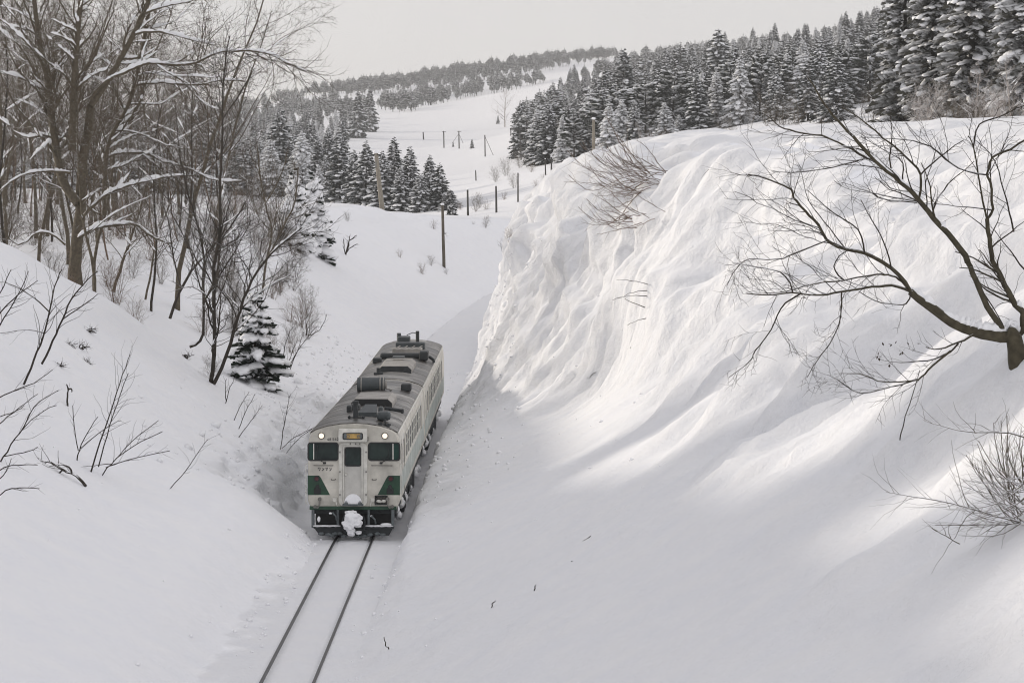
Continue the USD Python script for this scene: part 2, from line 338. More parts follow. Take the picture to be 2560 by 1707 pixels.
hill_faces = np.stack([ij, ij + 1, ij + c2 + 1, ij + c2], 1)
cut = tag(obj('snow_ground', (BANK.reshape(-1, 3), bank_faces), 'snow', smooth=True), 'snow covered railway cutting with steep banks', None, None, 'structure')
hills = tag(obj('snow_hills', (hv, hill_faces), 'snow', smooth=True), 'snow covered hills and fields beyond the cutting', None, None, 'structure')

# where a sight line meets the ground: used to read off where plants and poles are rooted
def project(p):
    return np.stack([1280 + FPX * p[..., 0] / p[..., 1], HORIZON + FPX * (EYE - p[..., 2]) / p[..., 1]], -1)
bm = BANK.reshape(-1, 3); bm = bm[(bm[:, 1] > 18) & (bm[:, 1] < 330)]
BT = cKDTree(project(bm))
def ground_at(u, v, ymin=0.0, ymax=400.0, tol=6.0):
    idx = BT.query_ball_point((u, v), tol)
    idx = [i for i in idx if ymin < bm[i, 1] < ymax]
    if not idx:
        d, i = BT.query((u, v)); return bm[i].copy()
    y0 = min(bm[i, 1] for i in idx)
    idx = [i for i in idx if bm[i, 1] < y0 + 2.0]
    q = np.linalg.norm(project(bm[idx]) - (u, v), axis=1)
    return bm[idx[int(np.argmin(q))]].copy()
BXY = cKDTree(bm[:, :2])
def ground_z(x, y):
    """height of the ground under (x, y)"""
    h = float(HILL((y, x)))
    if -60 < y < 330 and abs(x - float(ytrack(y))) < 74:
        d, i = BXY.query((x, y), k=4)
        w = 1 / (d + 1e-3)
        return max(h, float((bm[i, 2] * w).sum() / w.sum()))
    return h
def hill_at(u, v, y0=300.0, y1=2600.0):
    """first point beyond y0 where the sight line meets the hills"""
    ys = np.geomspace(y0, y1, 900)
    p = np.stack([at(u, v, y) for y in ys])
    h = HILL(p[:, [1, 0]])
    k = np.nonzero(p[:, 2] <= h)[0]
    return p[k[0]] if len(k) else None

# ------------------------------------------------------------------ materials of made things
plain('cream_paint', (0.50, 0.48, 0.425), 0.45, 0.3, 1.6)
plain('cream_trim', (0.58, 0.57, 0.52), 0.45, 0.18, 5.0)
plain('door_paint', (0.50, 0.49, 0.455), 0.45, 0.15, 2.6)
plain('green_paint', (0.010, 0.046, 0.023), 0.4, 0.3, 4.0)
plain('frosted_green', (0.36, 0.395, 0.37), 0.6, 0.30, 1.5)
plain('black_rubber', (0.012, 0.013, 0.013), 0.55, 0.2, 6.0)
plain('dark_steel', (0.026, 0.03, 0.032), 0.6, 0.4, 5.0, bump=0.2)
plain('grey_steel', (0.10, 0.115, 0.12), 0.55, 0.35, 5.0)
plain('roof_box', (0.055, 0.065, 0.068), 0.55, 0.25, 3.0)
plain('pale_roof_box', (0.30, 0.285, 0.26), 0.6, 0.3, 2.0)
plain('seam', (0.16, 0.155, 0.14), 0.6, 0.3, 4.0)
plain('roof_joint', (0.10, 0.095, 0.085), 0.6, 0.5, 2.0)
plain('rail_steel', (0.022, 0.021, 0.021), 0.45, 0.35, 3.0, metallic=0.0)
plain('lettering', (0.035, 0.037, 0.04), 0.6, 0.1, 4.0)
plain('red_lens', (0.05, 0.008, 0.01), 0.2, 0.1, 4.0)
plain('amber_sign', (0.42, 0.27, 0.08), 0.5, 0.2, 9.0)
plain('pole_wood', (0.10, 0.085, 0.065), 0.85, 0.3, 6.0, bump=0.3)
plain('pole_concrete', (0.24, 0.215, 0.175), 0.85, 0.2, 4.0)
plain('pole_dark', (0.055, 0.052, 0.048), 0.85, 0.3, 4.0)
mat('train_glass', {'g': ('geometry', {}), 'n': ('noise_texture', {'scale': 2.2, 'detail': 3.0}), 'r': ('rgb_ramp', {'ramp': [(0.35, (0.006, 0.012, 0.011)), (0.7, (0.022, 0.036, 0.031))]}),
                    'p': ('principled_bsdf', {'roughness': 0.12, 'specular_ior_level': 0.35})}, [('g.position', 'n.vector'), ('n.fac', 'r.fac'), ('r.color', 'p.base_color')])
mat('side_glass', {'p': ('principled_bsdf', {'base_color': (0.022, 0.027, 0.025), 'roughness': 0.35, 'specular_ior_level': 0.03})})
mat('green_glass', {'p': ('principled_bsdf', {'base_color': (0.01, 0.04, 0.03), 'roughness': 0.12, 'specular_ior_level': 0.35})})
mat('lamp_on', {'e': ('emission', {'color': (1.0, 0.83, 0.66), 'strength': 1.5})}, surface='e.emission')
mat('roof_skin', {'g': ('geometry', {}), 'mp': ('mapping', {'scale': (0.7, 0.85, 0.7)}), 'n': ('noise_texture', {'scale': 0.8, 'detail': 8.0, 'roughness': 0.65, 'distortion': 0.6}),
                  'r': ('rgb_ramp', {'ramp': [(0.40, (0.016, 0.014, 0.012)), (0.48, (0.055, 0.05, 0.043)), (0.54, (0.125, 0.117, 0.105)), (0.63, (0.33, 0.32, 0.30))]}),
                  'rr': ('rgb_ramp', {'ramp': [(0.3, (0.3, 0.3, 0.3)), (0.7, (0.55, 0.55, 0.55))]}), 'p': ('principled_bsdf', {'specular_ior_level': 0.5})},
    [('g.position', 'mp.vector'), ('mp.vector', 'n.vector'), ('n.fac', 'r.fac'), ('r.color', 'p.base_color'), ('n.fac', 'rr.fac'), ('rr.color', 'p.roughness')])

# ------------------------------------------------------------------ the two railcars
CAR_LEN = 19.2
HALF = [(-1.27, .93), (-1.36, 1.15), (-1.36, 2.55), (-1.335, 2.95), (-1.27, 3.15), (-1.13, 3.235), (-.8, 3.34), (-.4, 3.405), (0, 3.43)]
SECT = HALF + [(-x, z) for x, z in HALF[-2::-1]]
def rrect(x0, x1, z0, z1, r, n=5):
    out = []
    for cx, cz, a0 in ((x1 - r, z1 - r, 0), (x0 + r, z1 - r, 90), (x0 + r, z0 + r, 180), (x1 - r, z0 + r, 270)):
        for k in range(n + 1):
            a = math.radians(a0 + 90 * k / n)
            out.append((cx + r * math.cos(a), cz + r * math.sin(a)))
    return out
def slab(poly, y0, y1):
    """a flat outline in the (x, z) plane, as thick as y0..y1"""
    m = trimesh.creation.extrude_polygon(Polygon(poly), y1 - y0, engine='earcut')
    v = np.array(m.vertices); f = np.array(m.faces)
    return np.stack([v[:, 0], y1 - v[:, 2], v[:, 1]], 1), f
def ring(outer, inner, y0, y1):
    m = trimesh.creation.extrude_polygon(Polygon(outer, [inner]), y1 - y0, engine='earcut')
    v = np.array(m.vertices); f = np.array(m.faces)
    return np.stack([v[:, 0], y1 - v[:, 2], v[:, 1]], 1), f
def side_slab(poly, x0, x1):
    """an outline in the (y, z) plane, as thick as x0..x1"""
    m = trimesh.creation.extrude_polygon(Polygon(poly), x1 - x0, engine='earcut')
    v = np.array(m.vertices); f = np.array(m.faces)
    return np.stack([x0 + v[:, 2], v[:, 0], v[:, 1]], 1), f
def solid(vf):
    v, f = vf
    return m3.Manifold(m3.Mesh(np.asarray(v, np.float32), np.asarray(f, np.uint32)))
def lump(c, s, seed, amp=.35, sub=2, freq=2.2):
    m = trimesh.creation.icosphere(sub); v = np.array(m.vertices)
    v *= (1 + amp * (meshkit.fbm(v * freq + seed * 7.3, 3, seed) - .5) * 2)[:, None]
    return v * np.asarray(s) + np.asarray(c), np.array(m.faces)

SIDE_WIN = [(4.0 + 1.42 * k, 4.0 + 1.42 * k + 1.02) for k in range(8)]
SIDE_DOORS = [(1.05, 1.65), (2.45, 3.45), (15.9, 16.9)]

def railcar_body(front):
    pts = []
    for y, ins in ((0, .05), (.04, .015), (.12, 0), (CAR_LEN - .1, 0), (CAR_LEN, .04)):
        pts += [(x * (1 - ins / 1.36), y, z - (ins * .5 if z > 3 else 0)) for x, z in SECT]
    body = m3.Manifold.hull_points(np.array(pts))
    cuts = []
    for s in (-1, 1):
        for a, b in SIDE_WIN:
            cuts.append(solid(bx(s * 1.4, (a + b) / 2, 2.42, .18, b - a, .78)))
        for a, b in SIDE_DOORS:
            cuts.append(solid(bx(s * 1.4, (a + b) / 2, 1.98, .17, b - a, 1.86)))
    if front:
        for poly in (rrect(-1.5, -.45, 2.335, 2.87, .09), rrect(.425, 1.5, 2.335, 2.87, .09)):
            cuts.append(solid(slab(poly, -.1, .05)))
        for s in (-1, 1):
            cuts.append(solid(bx(s * 1.42, .2, 2.602, .22, .62, .535)))
        cuts.append(solid(slab(rrect(-.31, .25, 1.04, 2.78, .05), -.1, .045)))
    return body - m3.Manifold.batch_boolean(cuts, m3.OpType.Add) if cuts else body

def railcar(name, label, front):
    t = thing(name, label, 'railcar', group='coupled railcars')
    obj('body', railcar_body(front), 'cream_paint', t)
    # roof skin: an arched shell just above the body
    arc = [(x, z) for x, z in SECT if z > 3.1]
    outer = [(x * 1.012, z + .022) for x, z in arc]
    roof = obj('roof', slab(outer + [(x * .97, z - .03) for x, z in arc[::-1]], .06, CAR_LEN - .03), 'roof_skin', t, smooth=40)
    seams = [slab([(x * 1.014, z + .027) for x, z in arc] + [(x, z + .005) for x, z in arc[::-1]], y - .012, y + .012) for y in np.arange(1.3, CAR_LEN, 2.38)]
    pieces('roof_seam', seams, 'roof_joint', roof)
    for s in (-1, 1):
        obj('rain_gutter', rbox(s * 1.30, CAR_LEN / 2, 3.13, .05, CAR_LEN - .16, .05, .015, 6), 'cream_trim', t)
        obj('side_band', bx(s * 1.3625, CAR_LEN / 2 + .1, 1.60, .006, CAR_LEN - .5, .58), 'frosted_green', t)
    for s in (-1, 1):
        for a, b in SIDE_WIN:
            w = obj('side_window', side_slab(rrect(a + .003, b - .003, 2.034, 2.806, .05), *sorted((s * 1.30, s * 1.3625))), 'side_glass', t)
            fr = trimesh.creation.extrude_polygon(Polygon(rrect(a - .03, b + .03, 2.0, 2.84, .07), [rrect(a + .045, b - .045, 2.075, 2.765, .05)]), .016, engine='earcut')
            v = np.array(fr.vertices); v = np.stack([s * 1.352 + (v[:, 2] if s > 0 else -v[:, 2]), v[:, 0], v[:, 1]], 1)
            obj('frame', joined([(v, np.array(fr.faces)), bx(s * 1.359, (a + b) / 2, 2.45, .012, b - a - .08, .03), bx(s * 1.359, (a + b) / 2, 2.42, .012, .03, .74)]), 'cream_trim', w)
        for k, (a, b) in enumerate(SIDE_DOORS):
            d_ = obj('side_door', rbox(s * 1.322, (a + b) / 2, 1.98, .03, b - a - .02, 1.84, .01, 6), 'door_paint', t)
            obj('door_window', side_slab(rrect(a + .16, b - .16, 2.0, 2.72, .06), *sorted((s * 1.339, s * 1.345))), 'side_glass', d_)
    # end with its gangway at the back
    obj('gangway', joined([rbox(.0, CAR_LEN + .17, 1.95, .95, .36, 2.0, .05)]), 'black_rubber', t)
    # underframe, bogies, wheels, boxes hung below the floor
    obj('underframe', joined([bx(0, CAR_LEN / 2, .84, 2.5, CAR_LEN - .5, .18)]), 'dark_steel', t)
    for yb in (3.1, CAR_LEN - 3.1):
        fr = [rbox(s * .92, yb, .52, .16, 2.6, .24, .05) for s in (-1, 1)] + [rbox(0, yb, .55, 1.8, .4, .26, .05)]
        fr += [rbox(s * .95, yb + o, .45, .26, .42, .40, .06) for s in (-1, 1) for o in (-.95, .95)]
        fr += [cyl((s * .96, yb - .22 + .44 * k, .45), (s * .96, yb - .22 + .44 * k, .75), .09) for s in (-1, 1) for k in (0, 1)]
        bg = obj('bogie', joined(fr), 'dark_steel', t)
        for o in (-.95, .95):
            ws = [cyl((s * .50, yb + o, .43), (s * .60, yb + o, .43), .40, 24) for s in (-1, 1)] + [cyl((s * .46, yb + o, .43), (s * .5, yb + o, .43), .425, 24) for s in (-1, 1)]
            obj('wheelset', joined(ws + [cyl((-.46, yb + o, .43), (.46, yb + o, .43), .08)]), 'dark_steel', bg)
    rng = random.Random(5)
    y = 5.4
    while y < CAR_LEN - 5.4:
        for s in (-1, 1):
            L = rng.uniform(.7, 1.5); h = rng.uniform(.3, .55)
            obj('floor_box', rbox(s * 1.0, y + L / 2, .74 - h / 2, .5, L, h, .04), 'dark_steel', t)
        y += 1.75
    clumps = [lump((s * 1.2, rng.uniform(.6, CAR_LEN - .6), rng.uniform(.3, .8)), (.1, .24, .12), rng.randint(0, 99), sub=1) for s in (-1, 1) for _ in range(14)]
    pieces('caked_snow', clumps, 'snow_cap', t, True)
    return t

A = railcar('railcar', 'leading cream and green railcar with lit headlights and amber sign, facing the camera', True)
def a_part(name, m, mt, parent=None, smooth=False):
    return obj(name, m, mt, parent or A, smooth)
# windscreens with their corner panes
for s, (x0, x1), xb in ((-1, (-1.355, -.453), -1.184), (1, (.428, 1.355), 1.154)):
    w = a_part('windscreen', slab(rrect(x0, x1, 2.338, 2.867, .085), .036, .046), 'train_glass')
    a_part('corner_pane', joined([side_slab([(.055, 2.34), (.5, 2.34), (.5, 2.865), (.055, 2.865)], *sorted((s * 1.318, s * 1.33))),
                                  slab([(min(s * 1.33, xb + s * .02), 2.345), (max(s * 1.33, xb + s * .02), 2.345), (max(s * 1.33, xb + s * .02), 2.86), (min(s * 1.33, xb + s * .02), 2.86)], .030, .035)]), 'green_glass', w)
    a_part('window_bar', joined([bx(xb, .022, 2.602, .032, .03, .53)]), 'cream_trim', w)
    o = ring(rrect(x0 - .012 if s > 0 else x0 - .01, x1 + .012, 2.325, 2.88, .1), rrect(x0 + .028, x1 - .028, 2.365, 2.84, .075), -.008, .034)
    a_part('seal', o, 'black_rubber', w)
    # wiper with its arm
    xw = (335 - 704) * .002327 if s < 0 else (1050 - 704) * .002327
    wp = a_part('wiper', joined([rbox(xw, -.03, 2.27, .09, .06, .06, .02), cyl((xw, -.03, 2.28), (xw + .22 * s, -.02, 2.38), .009, 6), cyl((xw + .22 * s - .02, -.02, 2.38), (xw + .22 * s + .02, -.02, 2.78), .008, 6)]), 'black_rubber')
    xr0, xr1 = ((200 - 704) * .002327, (440 - 704) * .002327) if s < 0 else ((930 - 704) * .002327, (1190 - 704) * .002327)
    a_part('handrail', joined([tube([(xr0, 0, 2.2), (xr0, -.05, 2.2), (xr1, -.05, 2.195), (xr1, 0, 2.195)], [.014] * 4, 8)]), 'seam')
    # lamps
    xl = -.945 if s < 0 else .92
    hl = a_part('headlight', joined([cyl((xl, -.11, 3.075), (xl, .1, 3.075), .105, 28)]), 'cream_trim', smooth=40)
    a_part('lens', cyl((xl, -.118, 3.075), (xl, -.111, 3.075), .074, 28), 'lamp_on', hl)
    rim = [tube([(xl + .092 * math.cos(a), -.115, 3.075 + .092 * math.sin(a)) for a in np.linspace(0, 2 * math.pi, 25)], [.016] * 25, 6)]
    a_part('rim', joined(rim), 'seam', hl)
    # green corner panels with the tail lamps
    gp = [(s * 1.357, 1.327), (s * .70, 1.327), (s * .965, 1.83), (s * 1.02, 1.895), (s * 1.357, 1.895)]
    pan = a_part('green_panel', slab(gp if s > 0 else gp, -.004, .06), 'green_paint')
    tl = a_part('tail_light', joined([cyl((s * 1.09, -.05, 1.81), (s * 1.09, .02, 1.81), .085, 24)]), 'black_rubber', smooth=40)
    a_part('lens', cyl((s * 1.09, -.056, 1.81), (s * 1.09, -.051, 1.81), .055, 20), 'red_lens', tl)
    a_part('step_recess', joined([rbox(s * 1.07, -.006, 1.44, .20, .02, .17, .006), cyl((s * 1.07, -.03, 1.57), (s * 1.07, .01, 1.57), .06, 16)]), 'black_rubber', pan)
    a_part('end_handrail', tube([(s * 1.365, .07, 1.05), (s * 1.41, .05, 1.08), (s * 1.41, .05, 2.22), (s * 1.365, .07, 2.25)], [.013] * 4, 8), 'cream_trim')
    for zz in (1.16,):
        a_part('jumper_socket', joined([cyl((s * 1.0, -.07, zz + .05), (s * 1.0, .02, zz + .05), .055, 14), tube([(s * 1.0, -.06, zz + .02), (s * 1.0, -.12, zz - .10), (s * 1.05, -.1, zz - .2), (s * 1.13, -.07, zz - .19)], [.022] * 4, 8), cyl((s * 1.14, -.08, zz - .17), (s * 1.14, .0, zz - .17), .05, 12)]), 'seam')
    a_part('small_hook', joined([cyl((s * .56, -.06, 1.19), (s * .56, .02, 1.19), .06, 12), rbox(s * .56, -.02, 1.24, .14, .05, .03, .01), tube([(s * .53, -.05, 1.17), (s * .5, -.08, 1.06), (s * .48, -.03, 1.0)], [.015] * 3, 6)]), 'cream_trim')
    a_part('step_grip', tube([(s * .66, 0, 1.79), (s * .66, -.05, 1.775), (s * .54, -.05, 1.775), (s * .54, 0, 1.79)], [.013] * 4, 6), 'seam')
# gangway door with its frame
fr = ring(rrect(-.44, .40, 1.0, 2.865, .16, 6), rrect(-.345, .285, 1.075, 2.80, .10, 6), -.045, .03)
dr = a_part('gangway_door', slab(rrect(-.308, .248, 1.042, 2.778, .04), .020, .035), 'door_paint')
a_part('door_frame', fr, 'cream_trim', dr)
a_part('inner_frame', ring(rrect(-.335, .275, 1.06, 2.79, .08, 6), rrect(-.285, .225, 1.09, 2.75, .05), -.02, .019), 'cream_trim', dr)
a_part('door_window', slab(rrect(-.254, .212, 2.18, 2.715, .06), .006, .018), 'train_glass', dr)
a_part('seal', ring(rrect(-.268, .226, 2.166, 2.729, .07), rrect(-.232, .19, 2.202, 2.693, .05), -.004, .019), 'black_rubber', dr)
a_part('door_handle', joined([rbox(-.235, .0, 1.93, .07, .04, .07, .015)]), 'cream_trim', dr)
pieces('hinge', ([rbox(x, -.05, z, .035, .03, .05, .008) for x in (-.405, .365) for z in (2.59, 2.01, 1.34)] + [rbox(x, -.05, 2.835, .03, .03, .05, .008) for x in (-.1, .06, .18)]), 'seam', dr)
a_part('foot_plate', joined([rbox(-.02, -.1, 1.05, .62, .16, .05, .02)] + [tube([(x + .03 * k, -.12, 1.08), (x + .03 * k, -.13, 1.15 + .03 * (1 - abs(k)))], [.011, .006], 6) for x in (-.22, .19) for k in (-1.6, -.8, 0, .8, 1.6)]), 'grey_steel', dr)
half = [(-.02 + .262 * math.cos(a), 1.075 + .285 * math.sin(a)) for a in np.linspace(0, math.pi, 17)]
sv, sf = slab(half, -.10, -.002); sv[:, 1] += .06 * (sv[:, 2] - 1.07) / .3
a_part('door_snow', (sv, sf), 'snow_cap', dr, smooth=50)
# destination box
db = a_part('destination_box', rbox(-.02, -.03, 3.09, .85, .32, .39, .03), 'cream_trim')
a_part('sign_frame', ring(rrect(-.317, .282, 2.968, 3.172, .05), rrect(-.285, .25, 2.995, 3.147, .035), -.205, -.188), 'black_rubber', db)
a_part('sign_panel', slab(rrect(-.288, .253, 2.992, 3.15, .035), -.198, -.1915), 'grey_steel', db)
a_part('sign_lit', slab(rrect(-.20, .20, 3.0, 3.142, .03), -.2045, -.199), 'amber_sign', db)
a_part('sign_figures', joined([tube([(cx + .04 * math.cos(a), -.207, 3.07 + .042 * math.sin(a)) for a in np.linspace(0, 2 * math.pi, 17)], [.011] * 17, 5) for cx in (-.155, .155)] + [tube([(.135, -.207, 3.10), (.185, -.207, 3.06)], [.01, .01], 5)]), 'seam', db)
a_part('box_lamp', joined([cyl((s * .43 - .02, -.06, 2.98 + o), (s * .43 - .02, -.03, 2.98 + o), .028, 10) for s in (-1, 1) for o in (-.035, .035)]), 'seam', db)
# lettering on the cab front, as flat raised characters
KATA = {'wa': [[(.1, .95), (.1, .6)], [(.1, .95), (.92, .95), (.85, .5), (.45, .03)]], 'n': [[(.12, .88), (.4, .7)], [(.15, .08), (.55, .25), (.92, .8)]],
        'ma': [[(.05, .9), (.95, .9), (.5, .38)], [(.3, .5), (.68, .12)]]}
def strokes(keys, x0, z0, w, h, gap, r):
    out = []
    for i, k in enumerate(keys):
        for st in KATA[k]:
            out.append(tube([(x0 + i * (w + gap) + a * w, -.004, z0 + b * h) for a, b in st], [r] * len(st), 6, caps=True))
    return joined(out)
a_part('one_man_lettering', strokes(['wa', 'n', 'ma', 'n'], -1.055, 2.035, .075, .095, .035, .0105), 'lettering')
tm = meshkit.text_mesh('48 542', .072, .006, bold=True)
tv = np.array(tm.vertices); tv = np.stack([tv[:, 0] - .79, -tv[:, 2], tv[:, 1] + 2.93], 1)
a_part('car_number', (tv, np.array(tm.faces)), 'lettering')
# spare coupler box, low on the right
cb = a_part('coupler_box', joined([ring(rrect(.62, 1.0, 1.045, 1.31, .01), rrect(.645, .975, 1.07, 1.285, .01), -.06, .02), bx(.81, .005, 1.178, .33, .01, .22)]), 'black_rubber')
a_part('hose_pair', joined([tube([(.81 + .13 * math.cos(a) * (1 if k else -1) + (.0), -.03, 1.185 - .05 * abs(math.sin(a)) ) for a in np.linspace(.2, 2.2, 9)], [.03] * 9, 8) for k in (0, 1)] + [lump((.74, -.03, 1.15), (.075, .03, .05), 3, sub=1), lump((.88, -.03, 1.15), (.075, .03, .05), 4, sub=1)]), 'cream_trim', cb, smooth=True)
a_part('buffer_beam', rbox(-.02, .1, .945, 2.56, .26, .105, .01), 'green_paint')
# snow plough, its posts and the dark well behind it
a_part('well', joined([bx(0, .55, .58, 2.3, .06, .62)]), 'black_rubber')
pl = a_part('snow_plough', joined([slab([(-1.16, .36), (1.16, .36), (1.04, .14), (-1.0, .14)], -.05, .02), rbox(0, -.02, .375, 2.36, .16, .06, .02)]), 'dark_steel')
for x in (-1.2, -.47, .44, 1.15):
    a_part('plough_post', bx(x, .0, .63, .085 if abs(x) > 1 else .06, .09, .53), 'grey_steel', pl)
pieces('plough_snow', ([lump((x, -.04, .42), (.15, .08, .028), int(x * 10) + 50, sub=2, amp=.5) for x in (-1.05, -.88, -.7, -.55, .5, .68, .85, 1.02)]), 'snow_cap', pl, True)
pieces('ice_crust', ([lump((x, -.07, z), (.09, .05, .05), int(x * 37) + 90, sub=1, amp=.6) for x, z in ((-.95, .2), (-.75, .18), (-.62, .14), (-.4, .2), (-.28, .13), (.3, .13), (.48, .17), (.7, .2), (.86, .17), (.2, .1), (.05, .12), (-.55, .2))]), 'grey_steel', pl, True)
cp = a_part('coupler', joined([rbox(0, -.25, .62, .22, .5, .24, .05), rbox(0, -.5, .62, .3, .16, .3, .05)] + [tube([(s * .28, -.02, .72), (s * .34, -.15, .55), (s * .3, -.12, .34)], [.025] * 3, 8) for s in (-1, 1)] + [tube([(-.35, -.1, .3), (0, -.35, .42), (.4, -.12, .28)], [.022] * 3, 8), tube([(-.1, -.3, .47), (.35, -.1, .22)], [.018] * 2, 6)]), 'dark_steel')
pile = [lump((-.02, -.42, .74), (.26, .2, .21), 1, .55, 3, 1.7), lump((-.12, -.44, .50), (.20, .16, .19), 2, .55, 3, 1.9), lump((.12, -.44, .57), (.19, .15, .14), 3, .6, 3, 1.9), lump((-.06, -.36, .27), (.14, .12, .16), 5, .55, 3, 1.8), lump((.18, -.3, .22), (.11, .09, .06), 6, .6, 3, 1.8), lump((-.06, -.4, .90), (.18, .14, .06), 8, .5, 3, 1.6)]
pile = [(v_ * [.9, .9, .88] + [-.0, -.11, .075], f_) for v_, f_ in pile]
pieces('coupler_snow', pile, 'snow_cap', cp, True)
for x, z in ((-.6, .72), (.55, .62)):
    a_part('air_hose', tube([(x, .0, z + .1), (x - .02, -.12, z + .1), (x + .08, -.13, z), (x + .1, -.06, z - .12)], [.026] * 4, 8), 'grey_steel')
pieces('hanging_snow', ([lump((-1.03, -.02, .62), (.05, .04, .09), 4, sub=1), lump((.95, -.02, .47), (.16, .06, .035), 9, sub=2), lump((-.68, -.12, .8), (.05, .05, .03), 7, sub=1), lump((.52, -.1, .72), (.03, .04, .03), 3, sub=1)]), 'snow_cap', A, True)

def roof_kit(t, items):
    for nm, m, mt in items:
        for one in (m if isinstance(m, list) else [m]):
            obj(nm, one, mt, t)
def ac_unit(x0, x1, y0, y1, h=.22):
    xm = (x0 + x1) / 2
    p = slab([(x0, 3.36), (x1, 3.36), (x1, 3.40 + h * .55), (x1 - .14, 3.43 + h), (x0 + .14, 3.43 + h), (x0, 3.40 + h * .55)], y0, y1)
    return p
def ac_front(x0, x1, y0, h=.31):
    return slab([(x0 + .01, 3.37), (x1 - .01, 3.37), (x1 - .01, 3.40 + h * .5), (x1 - .15, 3.42 + h), (x0 + .15, 3.42 + h), (x0 + .01, 3.40 + h * .5)], y0 - .012, y0 - .002)
roof_kit(A, [
    ('roof_antenna', ([cyl((-.05, 1.7, 3.4), (-.05, 1.7, 3.92), .075, 12), tube([(-.23, 1.7, 3.47), (.18, 1.7, 3.47)], [.022, .022], 8), lump((-.24, 1.7, 3.48), (.05, .05, .05), 2, sub=1), lump((.18, 1.7, 3.48), (.05, .05, .05), 3, sub=1), cyl((-.05, 1.7, 3.88), (-.05, 1.7, 3.96), .10, 12)]), 'dark_steel'),
    ('exhaust_hood', ([raw(m3.Manifold.hull_points(np.array([(-.02, 2.5, 3.42), (.54, 2.5, 3.42), (-.02, 2.5, 3.56), (.54, 2.5, 3.56), (.14, 3.4, 3.74), (.5, 3.4, 3.74), (.14, 3.4, 3.4), (.5, 3.4, 3.4)]))), rbox(-.13, 3.1, 3.55, .12, .5, .26, .04), rbox(.64, 3.0, 3.56, .14, .3, .28, .04)]), 'roof_box'),
    ('air_tank', rbox(.80, 1.75, 3.52, .42, .5, .26, .09), 'roof_box'),
    ('roof_duct', ([cyl((.62, 5.6, 3.46), (1.16, 5.6, 3.37), .055, 10), rbox(1.18, 5.6, 3.36, .1, .16, .14, .03), rbox(-.28, 5.3, 3.5, .3, .6, .22, .06), rbox(-.42, 4.6, 3.5, .16, .4, .24, .05)]), 'dark_steel'),
    ('air_conditioner', ac_unit(-.52, .80, 6.9, 9.9), 'pale_roof_box'),
    ('grille', ac_front(-.52, .80, 6.9, .22), 'black_rubber'),
    ('water_tank', cyl((-.74, 14.0, 3.62), (.20, 14.0, 3.62), .25, 20), 'roof_box'),
    ('tank_strap', ([tube([(x, 14 + .258 * math.cos(a), 3.62 + .258 * math.sin(a)) for a in np.linspace(0, 2 * math.pi, 21)], [.02] * 21, 5) for x in (-.6, .05, .16)] + [cyl((.2, 14.0, 3.62), (.27, 14.0, 3.62), .15, 14), tube([(.25, 13.8, 3.5), (.4, 13.6, 3.48), (.42, 14.2, 3.44)], [.025] * 3, 6)]), 'pale_roof_box'),
    ('roof_vent', rbox(.90, 15.1, 3.46, .36, .55, .26, .05), 'dark_steel'),
    ('roof_horn', ([cyl((.90, .45, 3.3), (.90, .45, 3.52), .022, 8), cyl((.72, .42, 3.40), (.78, .2, 3.40), .03, 8, .06), cyl((.95, .42, 3.36), (1.0, .2, 3.36), .03, 8, .06), rbox(.86, .5, 3.35, .42, .16, .06, .02)]), 'dark_steel'),
])
for k in range(0):
    obj('roof_snow', lump((-.9 + .27 * k * (1 if k % 2 else -.2), .12 + .02 * k, 3.36 - .02 * abs(k - 3)), (.18, .08, .03), k + 20, sub=2), 'snow_cap', A, smooth=True) if False else None

B = railcar('railcar', 'trailing railcar coupled behind, its grey roof crowded with equipment', False)
roof_kit(B, [
    ('roof_antenna', ([cyl((-.45, 2.1, 3.38), (-.45, 2.1, 3.66), .07, 10), rbox(-.45, 2.1, 3.45, .34, .22, .08, .02)]), 'dark_steel'),
    ('air_conditioner', ac_unit(-.52, .74, 3.0, 6.6), 'pale_roof_box'),
    ('grille', ac_front(-.52, .74, 3.0, .22), 'dark_steel'),
    ('roof_hatch', rbox(.1, 5.9, 3.765, .45, .6, .05, .02), 'roof_box'),
    ('roof_vent', rbox(-.88, 8.4, 3.42, .34, .6, .2, .04), 'dark_steel'),
    ('roof_duct', ([rbox(.1, 9.9, 3.48, 1.9, .5, .22, .08), rbox(.92, 9.5, 3.53, .36, .8, .36, .06), tube([(1.1, 9.9, 3.45), (1.28, 9.9, 3.32), (1.3, 9.9, 3.2)], [.06] * 3, 8)]), 'dark_steel'),
    ('roof_frame', ([rbox(.12, 12.2, 3.52, 1.2, .9, .18, .03)] + [tube([(x, 11.7, 3.6), (x + .2, 12.7, 3.66)], [.02, .02], 6) for x in (-.4, -.1, .2, .5)]), 'pale_roof_box'),
    ('exhaust_hood', ([rbox(.13, 14.6, 3.53, 1.22, .5, .26, .04), rbox(-.2, 15.7, 3.6, .52, .8, .46, .05), cyl((-.42, 15.9, 3.4), (-.42, 15.9, 3.95), .09, 10)]), 'roof_box'),
    ('roof_post', ([cyl((.34, 16.4, 3.4), (.34, 16.4, 4.0), .075, 10), rbox(.34, 16.4, 3.46, .5, .3, .08, .02), tube([(.34, 16.3, 3.9), (.15, 16.2, 3.95), (-.1, 16.1, 3.85)], [.018] * 3, 6)]), 'dark_steel'),
])
